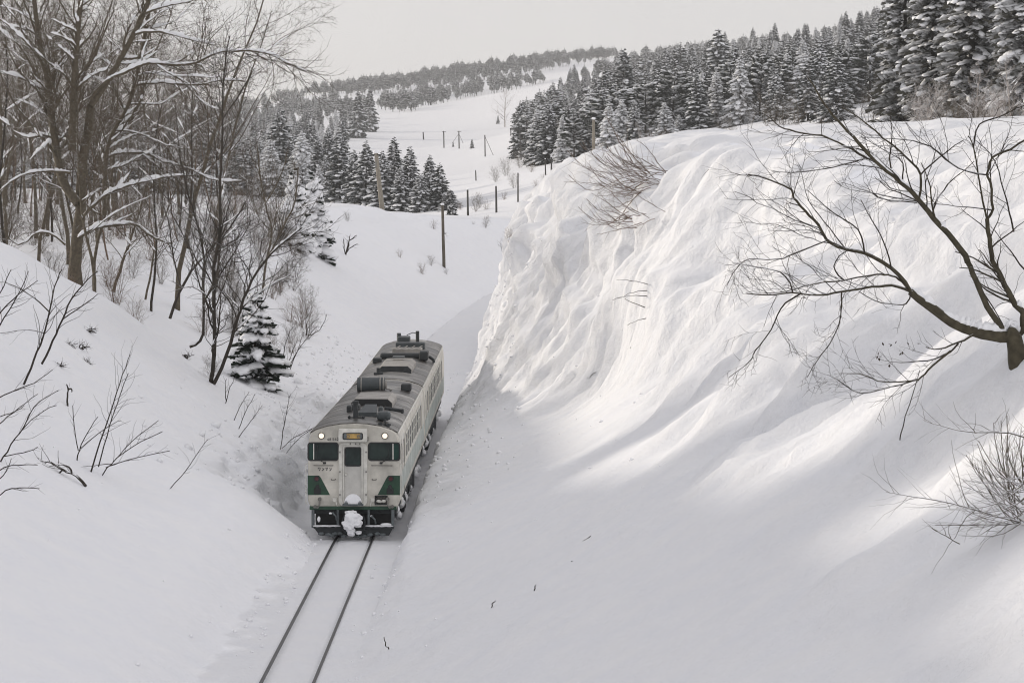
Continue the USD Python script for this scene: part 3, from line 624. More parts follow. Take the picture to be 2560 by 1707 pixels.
def place(p, y0):
    y1 = y0 + CAR_LEN
    a, b = (float(ytrack(y0)), y0, float(ztrack(y0))), (float(ytrack(y1)), y1, float(ztrack(y1)))
    x = UsdGeom.Xformable(p)
    x.ClearXformOpOrder()
    for op in ('xformOp:translate', 'xformOp:rotateZ'):
        p.RemoveProperty(op)
    x.AddTranslateOp().Set(Gf.Vec3d(*a))
    x.AddRotateZOp().Set(-math.degrees(math.atan2(b[0] - a[0], CAR_LEN)))
    x.AddRotateXOp().Set(math.degrees(math.atan2(b[2] - a[2], CAR_LEN)))
place(A, 82.4)
place(B, 102.2)

# rails
for s, lab in ((-1, 'left hand dark steel rail half buried in snow'), (1, 'right hand dark steel rail half buried in snow')):
    yy = np.concatenate([np.arange(-40, 340, 2.0)])
    cxs, czs = ytrack(yy) + s * .548, ztrack(yy)
    prof = np.array([(-.026, -.08), (.026, -.08), (.028, .022), (.02, .032), (-.02, .032), (-.028, .022)])
    v = np.stack([np.stack([cxs + px, yy, czs + pz], 1) for px, pz in prof], 1).reshape(-1, 3)
    k = len(prof); i = (np.arange(len(yy) - 1)[:, None] * k + np.arange(k)[None]).ravel(); j = (np.arange(len(yy) - 1)[:, None] * k + (np.arange(k)[None] + 1) % k).ravel()
    tag(obj('rail', (v, np.stack([i, j, j + k, i + k], 1)), 'rail_steel'), lab, 'rail', None)

# ------------------------------------------------------------------ plants
bark('bark_grey', (0.105, 0.088, 0.064), 0.62, 0.85)
bark('bark_dark', (0.045, 0.038, 0.031), 0.72, 0.95)
bark('bark_mossy', (0.066, 0.057, 0.038), 0.78, 1.0)
bark('bark_brown', (0.15, 0.105, 0.075), 0.62, 0.9)
bark('twig_snowy', (0.085, 0.066, 0.046), 0.55, 1.0)
bark('bark_frosted', (0.36, 0.32, 0.29), 0.1, 0.6)
bark('needles', (0.030, 0.038, 0.032), 0.80, 1.1)
bark('needles_pine', (0.026, 0.032, 0.022), 0.80, 1.1)
bark('needles_near', (0.018, 0.027, 0.018), 0.85, 1.1)
plain('dead_leaf', (0.045, 0.032, 0.02), 0.8, 0.4, 20.0)

def grow(rng, out, p, d, L, r, depth, o):
    """one branch and, from it, its side branches: appended to out as (points, radii, depth)"""
    n = max(3, int(L / o['seg'][min(depth, len(o['seg']) - 1)]))
    n = min(n, 14)
    pts, rad = [np.array(p, float)], [r]
    d = np.array(d, float); d /= np.linalg.norm(d)
    wob, up = o['wob'][min(depth, len(o['wob']) - 1)], o['up'][min(depth, len(o['up']) - 1)]
    tip = o.get('tip', .22)
    for k in range(n):
        d = d + rng.normal(0, wob, 3) + np.array([0, 0, up])
        d /= np.linalg.norm(d)
        pts.append(pts[-1] + d * L / n)
        rad.append(r * (1 - (1 - tip) * (k + 1) / n))
    pts = np.array(pts); rad = np.array(rad)
    out.append((pts, rad, depth))
    spawn(rng, out, pts, rad, L, depth, o)

def spawn(rng, out, pts, rad, L, depth, o, start=None):
    if depth >= o['levels']:
        return
    k = min(depth, len(o['kids']) - 1)
    m = max(1, int(round(o['kids'][k] * (L if o.get('per_m') else 1) * rng.uniform(.8, 1.2))))
    s0 = (o['start'][min(depth, len(o['start']) - 1)] if start is None else start)
    for i in range(m):
        t = s0 + (1 - s0) * (i + rng.uniform(.1, .9)) / m
        t = min(t, .98)
        f = t * (len(pts) - 1); j = min(int(f), len(pts) - 2); w = f - j
        p = pts[j] * (1 - w) + pts[j + 1] * w
        ax = pts[j + 1] - pts[j]; ax /= np.linalg.norm(ax) + 1e-9
        v = rng.normal(0, 1, 3); v -= ax * (v @ ax); v /= np.linalg.norm(v) + 1e-9
        a = math.radians(rng.uniform(*o['ang'][min(depth, len(o['ang']) - 1)]))
        cd = ax * math.cos(a) + v * math.sin(a)
        cl = L * rng.uniform(*o['len'][min(depth, len(o['len']) - 1)]) * (1 - .55 * t)
        cl = max(cl, o.get('minlen', .15))
        cr = max((rad[j] * (1 - w) + rad[j + 1] * w) * rng.uniform(*o.get('rk', (.4, .62))), o.get('rmin', .004))
        grow(rng, out, p, cd, cl, cr, depth + 1, o)

def branch_mesh(out, keep=lambda r, dep: True, big=.05):
    parts = []
    for pts, rad, dep in out:
        if keep(rad[0], dep):
            parts.append(tube(pts, rad, 7 if rad[0] > .12 else (5 if rad[0] > big else 3), caps=False))
    return joined(parts)

def snow_on(rng, out, rmin=.022, amount=.6, thick=1.0, slope=.72):
    """pads of snow lying along the tops of the thicker, flatter branches"""
    parts = []
    for pts, rad, dep in out:
        if rad[0] < rmin:
            continue
        # finer steps
        q = np.linspace(0, len(pts) - 1, max(4, 3 * (len(pts) - 1) + 1))
        pp = np.stack([np.interp(q, np.arange(len(pts)), pts[:, i]) for i in range(3)], 1)
        rr = np.interp(q, np.arange(len(rad)), rad)
        t = np.gradient(pp, axis=0); t /= np.linalg.norm(t, axis=1, keepdims=True) + 1e-9
        ok = (np.abs(t[:, 2]) < slope) & (rr > rmin * .55)
        i = 0
        while i < len(q):
            if not ok[i] or rng.random() > amount + .25:
                i += 1; continue
            j = i
            run = rng.integers(7, 44)
            while j + 1 < len(q) and ok[j + 1] and j - i < run:
                j += 1
            if j - i >= 2:
                a, b = pp[i:j + 1], rr[i:j + 1]
                env = np.sin(np.linspace(.12, math.pi - .12, len(a))) ** .6
                w = (b * .85 + .012 + .03 * thick * rng.random()) * env * (1 + .35 * rng.normal(0, 1, len(a)).clip(-1, 1)) * thick
                lift = np.zeros_like(a); lift[:, 2] = b * .75 + w * .45
                parts.append(tube(a + lift, np.maximum(w, .004), 6, caps=True))
            i = j + 1 + int(rng.integers(0, 2))
    return joined(parts) if parts else None

TREE_OPT = dict(levels=4, seg=[1.1, .6, .35, .22, .2], wob=[.06, .13, .16, .18, .2], up=[.03, .035, .03, .02, .0], kids=[15, 10, 7, 5], start=[.25, .15, .12, .1],
                ang=[(28, 62), (28, 62), (25, 60), (25, 60)], len=[(.32, .62), (.32, .6), (.3, .6), (.35, .6)], rk=(.38, .6), rmin=.006, tip=.16)
KINDS = '/World/Kinds'
stage.CreateClassPrim(KINDS)
def kind_prim(name):
    return UsdGeom.Xform.Define(stage, KINDS + '/' + name).GetPrim()

def bare_kind(name, seed, H, r, opt, barkm='bark_grey', lean=(0, 0), snow=.55, twig='twig_snowy', stems=1):
    rng = np.random.default_rng(seed); out = []
    for k in range(stems):
        a = rng.uniform(0, 6.28)
        sp = .22 if stems > 1 else 0
        grow(rng, out, (math.cos(a) * r * sp * 3, math.sin(a) * r * sp * 3, -.4), (lean[0] + sp * math.cos(a), lean[1] + sp * math.sin(a), 1), H * rng.uniform(.8, 1), r * rng.uniform(.7, 1), 0, opt)
    t = kind_prim(name)
    obj('trunk', branch_mesh(out, lambda r_, d: d == 0), barkm, t, smooth=True)
    cr = obj('crown', branch_mesh(out, lambda r_, d: d > 0), barkm if twig is None else twig, t)
    s = snow_on(rng, out, amount=snow)
    if s is not None and snow > 0:
        tag(obj('branch_snow', s, 'snow_cap', cr, smooth=True), kind='stuff')
    return str(t.GetPath())

BARE = [bare_kind(f'bare_tree_kind_{c}', 100 + i, H, r, {**TREE_OPT, **o}, barkm=('bark_grey', 'bark_dark', 'bark_grey', 'bark_brown', 'bark_dark')[i], lean=l)
        for i, (c, H, r, o, l) in enumerate([('a', 15, .14, {}, (.05, 0)), ('b', 12, .09, dict(kids=[14, 7, 5, 3], up=[.02, .06, .04, .03]), (-.08, .05)), ('c', 17, .13, dict(kids=[14, 8, 5, 3], start=[.35, .15, .1]), (.1, 0)),
                                             ('d', 10, .07, dict(kids=[13, 7, 5, 3], wob=[.1, .15, .2]), (.15, .1)), ('e', 13, .10, dict(kids=[13, 8, 5, 3]), (-.05, -.1))])]
SHRUB_OPT = dict(levels=2, seg=[.3, .22, .15], wob=[.12, .18, .2], up=[.03, .03, .02], kids=[7, 4], start=[.15, .1], ang=[(18, 50), (20, 55)], len=[(.35, .7), (.35, .7)], rk=(.45, .7), rmin=.0045, tip=.3)
SHRUB = [bare_kind(f'shrub_kind_{c}', 200 + i, H, .018, {**SHRUB_OPT, **o}, barkm=b, snow=sn, twig=tw, stems=st)
         for i, (c, H, b, tw, sn, st, o) in enumerate([('a', 2.2, 'bark_brown', 'bark_brown', 0, 9, {}), ('b', 2.8, 'bark_grey', 'twig_snowy', .4, 7, dict(levels=3, kids=[8, 4, 3])), ('c', 1.4, 'bark_dark', 'bark_dark', 0, 4, {}), ('d', 3.4, 'bark_frosted', 'bark_frosted', .3, 9, dict(levels=3, kids=[8, 5, 3]))])]
ROUND = bare_kind('round_tree_kind', 300, 9, .16, {**TREE_OPT, 'kids': [16, 8, 5, 3], 'start': [.15, .1, .1], 'ang': [(30, 70), (28, 62), (25, 60)]}, 'bark_frosted', twig='bark_frosted', snow=.2)

def spruce_kind(name, seed, H, R, snowy, pine=False, needle='needles', whorl=.46, fan=5, pad=1.0):
    """a conifer of drooping boughs, each a fan of needle sprays with pads of snow on it"""
    rng = np.random.default_rng(seed)
    t = kind_prim(name)
    zt = np.linspace(-.5, H, 9)
    obj('trunk', tube(np.stack([.03 * rng.normal(0, 1, 9) * (zt > 0), .03 * rng.normal(0, 1, 9) * (zt > 0), zt], 1), np.linspace(H * .014 + .03, .015, 9), 7), 'bark_dark', t, smooth=True)
    green, snow = [], []
    ico = trimesh.creation.icosahedron(); iv, if_ = np.array(ico.vertices), np.array(ico.faces)
    z = H * (.30 if pine else .06)
    while z < H - .12:
        h = (z - (H * (.27 if pine else 0))) / (H - (H * (.27 if pine else 0)))
        if pine:
            L0 = R * (math.sin(min(1, h * 1.15 + .08) * math.pi) ** .55 * .9 + .12)
        else:
            L0 = R * ((1 - h) ** .68 * .97 + .03) * (.78 + .22 * min(1, h * 8))
        nb = int(rng.integers(7, 11)) if L0 > .5 else 5
        a0 = rng.uniform(0, 6.28)
        for b in range(nb):
            L = L0 * rng.uniform(.5, 1.18)
            a = a0 + 6.283 * b / nb + rng.normal(0, .3)
            u = np.array([math.cos(a), math.sin(a), 0]); w = np.array([-u[1], u[0], 0])
            droop = rng.uniform(.18, .5) if not pine else rng.uniform(-.25, .15)
            zb = z + rng.normal(0, .24)
            def spine(s):
                s = np.asarray(s)
                return u * (L * s)[..., None] + np.array([0, 0, 1.0]) * (zb + L * (.10 * s - droop * s ** 1.7))[..., None]
            # sprays: thin diamonds to either side of the bough, hanging a little
            for k in range(fan):
                s = .28 + .66 * (k + .5) / fan
                c = spine(s)
                for sd in (-1, 1):
                    l = L * (.56 * (1 - .5 * s)) * rng.uniform(.7, 1.2) + .06
                    dr = w * sd * .8 + u * .62 + np.array([0, 0, -rng.uniform(.2, .7)])
                    dr /= np.linalg.norm(dr)
                    e = c + dr * l
                    m_ = (c + e) / 2; wd = .26 * l + .06
                    p1, p2 = m_ + u * wd + np.array([0, 0, .03]), m_ - u * wd - np.array([0, 0, .05])
                    k0 = len(green) * 4
                    green.append((np.stack([c, p1, e, p2]), [[k0, k0 + 1, k0 + 2], [k0, k0 + 2, k0 + 3]]))
            e = spine(1.0); c = spine(.75); wd = .07 * L + .04
            green.append((np.stack([c, c + (e - c) * .5 + w * wd, e, c + (e - c) * .5 - w * wd]), [[len(green) * 4, len(green) * 4 + 1, len(green) * 4 + 2], [len(green) * 4, len(green) * 4 + 2, len(green) * 4 + 3]]))
            if rng.random() < snowy:
                for s, f in ((.86, .22), (.66, .25), (.42, .22)):
                    if rng.random() < .8 and L > .25:
                        p = spine(s) + np.array([0, 0, .045])
                        sx, sy, sz = L * f * pad * rng.uniform(.7, 1.25), pad * (L * f * rng.uniform(.45, .9) + .06), pad * (.06 + .06 * L * rng.uniform(.5, 1.0))
                        sl = math.atan2(-(droop * 1.7 * s ** .7 - .1), 1)
                        ax = u * math.cos(sl) + np.array([0, 0, math.sin(sl)])
                        nrm = np.cross(ax, w)
                        j = iv * (1 + .25 * rng.normal(0, 1, (len(iv), 1)).clip(-1, 1))
                        snow.append((p + j[:, :1] * sx * ax + j[:, 1:2] * sy * w + j[:, 2:] * sz * nrm, if_))
        z += whorl * (.6 + .4 * (1 - h)) * rng.uniform(.8, 1.2)
    gv = np.vstack([g[0] for g in green]); gf = np.vstack([g[1] for g in green])
    cr = obj('crown', (gv, gf), needle, t)
    if snow:
        tag(obj('bough_snow', joined(snow), 'snow_cap', cr, smooth=True), kind='stuff')
    return str(t.GetPath())

SPRUCE = [spruce_kind(f'spruce_kind_{c}', 400 + i, H, R, sn) for i, (c, H, R, sn) in enumerate([('a', 15, 3.3, .7), ('b', 17, 3.3, .5), ('c', 13, 3.2, .95), ('d', 16, 3.7, .6), ('e', 12, 2.9, .4)])]
bark('needles_frosted', (0.17, 0.172, 0.16), 0.3, 0.9)
SPRUCE += [spruce_kind(f'frosted_spruce_kind_{c}', 450 + i, H, R, 1.0, False, 'needles_frosted', .5, 4, 1.1) for i, (c, H, R) in enumerate([('a', 12, 3.3), ('b', 14, 3.0)])]
PINE = [spruce_kind(f'pine_kind_{c}', 500 + i, H, R, sn, True, 'needles_pine', .6, 4) for i, (c, H, R, sn) in enumerate([('a', 13, 2.6, .55), ('b', 14, 2.9, .7), ('c', 12, 2.3, .45)])]
NEARSPRUCE = [spruce_kind(f'near_spruce_kind_{c}', 600 + i, H, R, sn, False, 'needles_near', .26, 9, (1.55, 2.0)[i]) for i, (c, H, R, sn) in enumerate([('a', 4.4, 1.35, .8), ('b', 4.0, 1.25, 1.0)])]

bark('needles_tall', (0.075, 0.073, 0.06), 0.6, 1.05)
TALL = [spruce_kind(f'tall_spruce_kind_{c}', 470 + i, 21, R, sn, False, 'needles_tall', .40, 5, .8) for i, (c, R, sn) in enumerate([('a', 3.4, .7), ('b', 3.1, 1.0)])]

# ------------------------------------------------------------------ the forests
R = np.random.default_rng(77)
def inside(poly, u, v):
    poly = np.asarray(poly, float); x, y = poly[:, 0], poly[:, 1]; x2, y2 = np.roll(x, -1), np.roll(y, -1)
    c = (y > v) != (y2 > v)
    return bool((c & (u < (x2 - x) * (v - y) / (np.where(y2 == y, 1e-9, y2 - y)) + x)).sum() % 2)
# ground areas, as outlines on the hills (u, v of the tree's foot)
AREA = {
    'right_wood': [(1300, 415), (1296, 330), (1330, 270), (1400, 235), (1500, 180), (1560, 150), (1700, 125), (1900, 118), (2120, 85), (2260, 30), (2700, -40), (2700, 520), (1500, 520), (1420, 408)],
    'ridge_pines': [(660, 262), (760, 238), (900, 245), (1000, 232), (1150, 215), (1300, 192), (1420, 168), (1530, 150), (1700, 100), (1500, 120), (1300, 145), (1100, 170), (900, 198), (760, 215), (640, 238), (300, 300), (300, 345)],
    'lower_pines': [(945, 274), (1010, 285), (1090, 262), (1180, 245), (1290, 225), (1380, 205), (1300, 200), (1150, 225), (1000, 246), (940, 262)],
    'left_wood': [(-100, 520), (-100, 330), (300, 350), (640, 262), (760, 238), (880, 262), (920, 282), (895, 330), (860, 390), (840, 450), (815, 520), (640, 540)],
}
found = {k: [] for k in AREA}
def scatter(key, n, y0, y1, gap, power=1.0):
    got, tries = [], 0
    poly = AREA[key]
    cell = {}
    us = [p[0] for p in poly]
    while len(got) < n and tries < n * 60:
        tries += 1
        Yd = y0 + (y1 - y0) * R.random() ** power
        u = R.uniform(min(us), max(us))
        x = (u - 1280) / FPX * Yd
        zz = float(HILL((Yd, x)))
        v = HORIZON + FPX * (EYE - zz) / Yd
        if not inside(poly, u, v):
            continue
        g = gap * (.7 + .5 * Yd / y1)
        c = (int(x // g), int(Yd // g))
        if c in cell:
            continue
        cell[c] = 1
        got.append((x, Yd, zz))
    found[key] = got
scatter('right_wood', 1900, 430, 1900, 3.8, 1.25)
scatter('ridge_pines', 1100, 1600, 2300, 3.6)
scatter('lower_pines', 200, 1200, 2000, 3.6)
scatter('left_wood', 900, 430, 1950, 4.2, 1.2)
for k in found:
    print(k, len(found[k]))
trees = []
for key, lst in found.items():
    for x, y, z in lst:
        pine = key in ('ridge_pines', 'lower_pines') or (key == 'left_wood' and y > 1200) or (key == 'right_wood' and (y > 1350 or R.random() < .3))
        trees.append((key, x, y, z, pine))
LAB = {'right_wood': ('in the wood on the right hill', 'conifers of the wood on the right hill'), 'ridge_pines': ('in the row along the far ridge', 'pines along the far ridge'),
       'lower_pines': ('in the band of bare stemmed trees below the ridge', 'pines in the band below the ridge'), 'left_wood': ('in the hillside wood beyond the bare trees on the left', 'conifers of the hillside wood on the left')}
LOOK = ['slim dark spruce', 'tall dark spruce', 'white loaded spruce', 'broad spruce', 'small dark spruce', 'frosted grey spruce', 'slim frosted grey spruce']
def place_words(key, u, v):
    if key == 'right_wood':
        part = 'at its left corner' if u < 1420 else ('above the bush on the snow wall' if u < 1680 else ('behind the tips of the bare tree' if u < 2080 else 'beside the tall near spruces'))
        return part + (', on the skyline' if v < 185 else (', low at its foot' if v > 330 else ', half way up'))
    if key == 'left_wood':
        return ('seen through the bare trees' if u < 640 else 'at its right edge') + (', near the ridge' if v < 290 else (', down by the valley floor' if v > 420 else ', half way up'))
    if key == 'ridge_pines':
        return 'left of the open slope' if u < 930 else ('over the open slope' if u < 1330 else 'where it meets the right wood')
    return 'left end' if u < 1060 else ('middle' if u < 1200 else 'right end')
SKYLINE = np.array([(600, 225), (700, 205), (760, 180), (900, 172), (1100, 150), (1300, 128), (1500, 108), (1600, 98), (1700, 90), (1780, 84), (1900, 86), (2000, 76), (2100, 52), (2180, 25), (2300, -60)]).T
def draw_conifer(key, x, y, z, pine, label=None, group=None, s=None):
    k = PINE if pine else SPRUCE
    s = s or (R.uniform(.6, 1.05) if pine else R.choice([R.uniform(.28, .5), R.uniform(.45, .75), R.uniform(.6, 1.0)]))
    u = 1280 + FPX * x / y
    ki = int(R.integers(3)) if pine else int(R.choice(7, p=[.07, .09, .18, .10, .06, .28, .22]))
    where, grp = LAB[key]
    lab = (('round headed pine', 'snow dusted pine', 'small dark pine')[ki] if pine else LOOK[ki]) + ' ' + where + ' ' + place_words(key, u, HORIZON + FPX * (EYE - z) / y)
    lab = ' '.join(lab.split()[:16])
    sky = float(np.interp(u, *SKYLINE)) + R.uniform(0, 16)
    zmax = EYE + (HORIZON - sky) / FPX * y
    s = min(s, (zmax - z) / 15.0)
    if s < .3:
        return None
    w = R.uniform(1.05, 1.45)
    return copy_of(k[ki], 'pine_tree' if pine else 'spruce_tree', lab, 'conifer', (x, y, z - .3), R.uniform(0, 360), grp, (s * w, s * w, s), R.normal(0, 2.5))
for pine in (False, True):
    lst = sorted([t for t in trees if t[4] == pine], key=lambda t: t[2])
    # the ones that show largest are things of their own, the rest one far wood
    for t in lst[:285]:
        draw_conifer(*t)
    rest = [t for t in lst[285:] if EYE + (HORIZON - float(np.interp(1280 + FPX * t[1] / t[2], *SKYLINE))) / FPX * t[2] - t[3] > 9]
    if rest:
        nm = 'distant_pine_wood' if pine else 'distant_spruce_wood'
        pi = UsdGeom.PointInstancer.Define(stage, '/World/' + nm)
        protos = PINE if pine else SPRUCE
        targets = []
        for i, kp in enumerate(protos):
            q = UsdGeom.Xform.Define(stage, f'/World/{nm}/conifer_{i:03d}')
            q.GetPrim().GetReferences().AddInternalReference(kp)
            targets.append(q.GetPath())
        pi.CreatePrototypesRel().SetTargets(targets)
        pi.CreateProtoIndicesAttr(Vt.IntArray([int(R.integers(len(protos))) for _ in rest]))
        pi.CreatePositionsAttr(Vt.Vec3fArray([Gf.Vec3f(float(t[1]), float(t[2]), float(t[3] - .3)) for t in rest]))
        pi.CreateScalesAttr(Vt.Vec3fArray([Gf.Vec3f(float(a), float(a), float(a)) for a in R.uniform(.4, .85, len(rest))]))
        pi.CreateOrientationsAttr(Vt.QuathArray([Gf.Quath(float(math.cos(a / 2)), 0, 0, float(math.sin(a / 2))) for a in R.uniform(0, 6.28, len(rest))]))
        tag(pi, 'far off snowy wood of ' + ('pines on the ridge' if pine else 'spruces on the right hill'), None, None, 'stuff')

# single conifers that stand out: (u, v of the foot, distance, height of the picture's top v, kind, label)
SPEC = [
    (1025, 535, 395, 362, 0, 'tallest pointed spruce of the clump on the valley floor'), (985, 530, 400, 338, 1, 'dark pointed spruce on the left of the valley clump'),
    (955, 528, 395, 372, 2, 'snow bent spruce behind the leaning concrete pole'), (1075, 540, 390, 385, 3, 'spruce on the right of the valley clump, shorter than its neighbour'),
    (1100, 545, 385, 405, 4, 'broad dark spruce at the right edge of the valley clump'), (1125, 548, 380, 470, 4, 'lowest dark spruce at the right rim of the valley clump'),
    (1050, 540, 385, 430, 2, 'white loaded young spruce in front of the valley clump'), (915, 525, 400, 350, 3, 'dark spruce left of the valley clump'), (885, 520, 405, 370, 1, 'dense dark spruce at the left end of the valley clump'), (850, 520, 410, 330, 0, 'spruce where the valley clump meets the hillside wood'),
    (1002, 535, 392, 410, 2, 'snowy low spruce in front of the dark pointed one'),
    (1130, 545, 330, 500, 4, 'tiny spruce sapling beside the valley clump'),
    (1560, 405, 520, 118, 1, 'very tall dark spruce rising over the middle of the right wood'), (1795, 360, 560, 70, 2, 'tall white loaded spruce standing above the skyline'), (1370, 410, 470, 255, 3, 'bushy spruce at the left corner of the right wood'),
    (1345, 408, 475, 285, 0, 'snow dappled spruce at the foot of the right wood, leftmost'), (1420, 412, 470, 260, 2, 'white dappled spruce near the concrete pole'), (1450, 410, 480, 270, 4, 'dark spruce just behind the concrete pole'), (1510, 405, 470, 235, 0, 'spruce right of the concrete pole'),
    (1600, 400, 480, 240, 2, 'snow heaped spruce above the bush on the wall'), (1650, 395, 470, 215, 3, 'broad spruce above the snow wall rim'), (1720, 390, 470, 205, 1, 'spruce behind the rim of the snow wall'), (1790, 380, 460, 200, 0, 'spruce behind the rim, darker below'), (1860, 370, 450, 190, 3, 'dark spruce behind the rim at the tips of the bare tree'),
    (1940, 370, 420, 170, 2, 'snow dappled spruce behind the top of the bare tree'), (2020, 370, 400, 150, 4, 'dark spruce left of the tall grey spruces'), (2090, 360, 380, 120, 3, 'grey spruce beside the tall near spruces'),
]
for u, v, Yd, top, k, lab in SPEC:
    x = (u - 1280) / FPX * Yd
    z = max(ground_z(x, Yd), float(HILL((Yd, x)))) if Yd > 330 else ground_z(x, Yd)
    H = EYE - (top - HORIZON) / FPX * Yd - z
    h0 = (15, 17, 13, 16, 12)[k]
    s = H / h0
    copy_of(SPRUCE[k], 'spruce_tree', lab, 'conifer', (x, Yd, z - .2), (u * 37) % 360, None, (max(s, .5) * 1.3, max(s, .5) * 1.3, s))
# the tall near spruces at the top right
for u, Yd, H, k, lab in [(2265, 215, 19, 0, 'tall grey spruce at the top right, leftmost of the near row'), (2335, 205, 21, 2, 'tall spruce at the top right with sunlit snow on its boughs'), (2430, 200, 22, 3, 'tall snow hung spruce second from the right edge'), (2510, 215, 21, 1, 'dark tall spruce behind the two sunlit ones'),
                         (2570, 195, 22, 2, 'tall snow hung spruce at the right edge'), (2380, 235, 21, 1, 'dark spruce between the two sunlit spruces'), (2300, 250, 19, 1, 'dark spruce behind the leftmost of the near row'), (2470, 255, 22, 4, 'dark spruce filling the gap in the near row'), (2640, 230, 22, 0, 'spruce just past the right edge')]:
    x = (u - 1280) / FPX * Yd; z = ground_z(x, Yd)
    s = H / 21
    copy_of(TALL[1 if k in (2, 3) else 0], 'spruce_tree', lab, 'conifer', (x, Yd, z - .3), (u * 53) % 360, None, (s, s, s))
# small dark conifers and a round bare tree on the open snow slope
for u, v, h, lab in [(1180, 372, 26, 'little dark conifer alone on the open slope'), (1133, 368, 14, 'smallest dark bush on the open slope between poles'), (1262, 215, 28, 'small dark pine alone at the top of the open slope'), (1245, 310, 22, 'tiny conifer at the foot of the round bare tree'), (925, 330, 110, 'pale snowy conifer at the corner of the hillside wood'), (895, 345, 120, 'snow loaded conifer beside the corner of the hillside wood')]:
    p = hill_at(u, v)
    if p is not None:
        s = h / FPX * p[1] / 12
        copy_of(SPRUCE[4], 'spruce_tree', lab, 'conifer', (p[0], p[1], p[2] - .1), u % 360, None, s)
p = hill_at(1262, 318)
s = 105 / FPX * p[1] / 8.6
copy_of(ROUND, 'bare_tree', 'round bare frosted tree alone on the open slope', 'tree', p - [0, 0, .2], 40, None, s)
# frosted bare trees among the spruces
for u, Yd, top, lab in [(1410, 480, 285, 'frosted bare tree among the spruces left of the concrete pole'), (1385, 490, 295, 'frosted bare tree at the left of the right wood'), (1600, 430, 300, 'bare brown tree behind the rim of the snow wall'), (1500, 450, 290, 'frosted bare tree right of the concrete pole'),
                        (2440, 190, 150, 'frosted bare tree under the tall spruces, sunlit'), (2530, 180, 130, 'frosted bare tree at the right edge, sunlit'), (2360, 200, 200, 'thin frosted bare tree under the tall spruces'), (2480, 170, 200, 'low frosted bare tree on the rim near the right edge'), (2580, 165, 160, 'frosted bare tree half cut by the right edge')]:
    x = (u - 1280) / FPX * Yd; z = ground_z(x, Yd)
    H = EYE - (top - HORIZON) / FPX * Yd - z
    copy_of(ROUND, 'bare_tree', lab, 'tree', (x, Yd, z - .2), (u * 31) % 360, None, max(H, 1.5) / 8.6)
# brown thicket along the rim of the right bank
for i in range(46):
    u = R.uniform(1560, 2330) if i < 30 else R.uniform(2290, 2600); Yd = R.uniform(205, 330) if i < 30 else R.uniform(118, 190)
    x = (u - 1280) / FPX * Yd; z = ground_z(x, Yd)
    fro = i >= 30
    copy_of(SHRUB[(3 if i % 3 == 0 else 1) if fro else int(R.integers(0, 2))], 'shrub', 'pale frosted shrub on the rim of the right bank' if fro else 'brown twiggy shrub along the rim of the right bank', 'shrub', (x, Yd, z - .1), R.uniform(0, 360), 'frosted shrubs on the rim' if fro else 'brown shrubs along the rim', R.uniform(.4, .8) if fro else R.uniform(.9, 1.7))
# scrub on the slope right of the valley
for u, v, sc_, lab in [(1300, 420, 1.0, None), (1265, 440, .9, None), (1285, 470, .8, None), (1330, 430, .7, None), (1240, 455, .8, None), (1200, 520, .8, None), (1215, 525, .7, None), (1190, 530, .8, None), (1150, 525, .6, None), (1340, 470, .6, None), (1360, 455, .6, None), (1260, 500, .6, None), (1385, 430, .5, None), (1390, 405, .5, None)]:
    p = hill_at(u, v, 285, 900)
    if p is None:
        continue
    copy_of(SHRUB[1 if sc_ > .75 else 0], 'shrub', 'scrubby bush on the snow slope among the fence of poles', 'shrub', p - [0, 0, .1], u % 360, 'scrub on the valley slope', sc_ * p[1] / 330)

# ------------------------------------------------------------------ the bare wood on the left
spots = []
tries = 0
while len(spots) < 92 and tries < 6000:
    tries += 1
    u = R.uniform(-120, 800); Yd = R.uniform(117, 235)
    x = (u - 1280) / FPX * Yd
    o = x - float(ytrack(Yd))
    if o > -11 or (u > 640 and Yd > 190) or any((x - a) ** 2 + (Yd - b) ** 2 < 4.5 for a, b in spots):
        continue
    if u > 560 and Yd < 150:
        continue
    spots.append((x, Yd))
for x, Yd in spots:
    u = 1280 + FPX * x / Yd
    k = int(R.integers(5))
    right = u > 560
    s = R.uniform(.28, .48) if right else R.uniform(.75, 1.15)
    kd = ('tall snow dusted bare tree', 'dark slim bare tree', 'straight high bare tree', 'crooked low bare tree', 'dark bushy bare tree')[k]
    wh = 'at the left edge' if u < 90 else ('left of the biggest tree' if u < 185 else ('right of the biggest tree' if u < 330 else ('behind the snow laden limbs' if u < 450 else 'behind the forked dark tree')))
    kd = ' '.join((kd + ' in the left wood ' + wh + (', front' if Yd < 145 else (', middle' if Yd < 190 else ', back'))).split()[:16])
    copy_of(BARE[k], 'bare_tree', 'slender bare tree at the thinning right end of the left wood' if right else kd, 'tree', (x, Yd, ground_z(x, Yd) - .2), R.uniform(0, 360),
            'small bare trees at the right end of the left wood' if right else 'bare trees of the left wood', s)
for i in range(70):
    u = R.uniform(-60, 780); Yd = R.uniform(116, 200); x = (u - 1280) / FPX * Yd
    o = x - float(ytrack(Yd))
    if o > -9.5 or (o > -11 and Yd > 140):
        continue
    copy_of(SHRUB[1 if R.random() < .7 else 0], 'shrub', 'snow dusted undergrowth bush beneath the bare trees of the left wood', 'shrub', (x, Yd, ground_z(x, Yd) - .1), R.uniform(0, 360), 'undergrowth of the left wood', R.uniform(.6, 1.3))

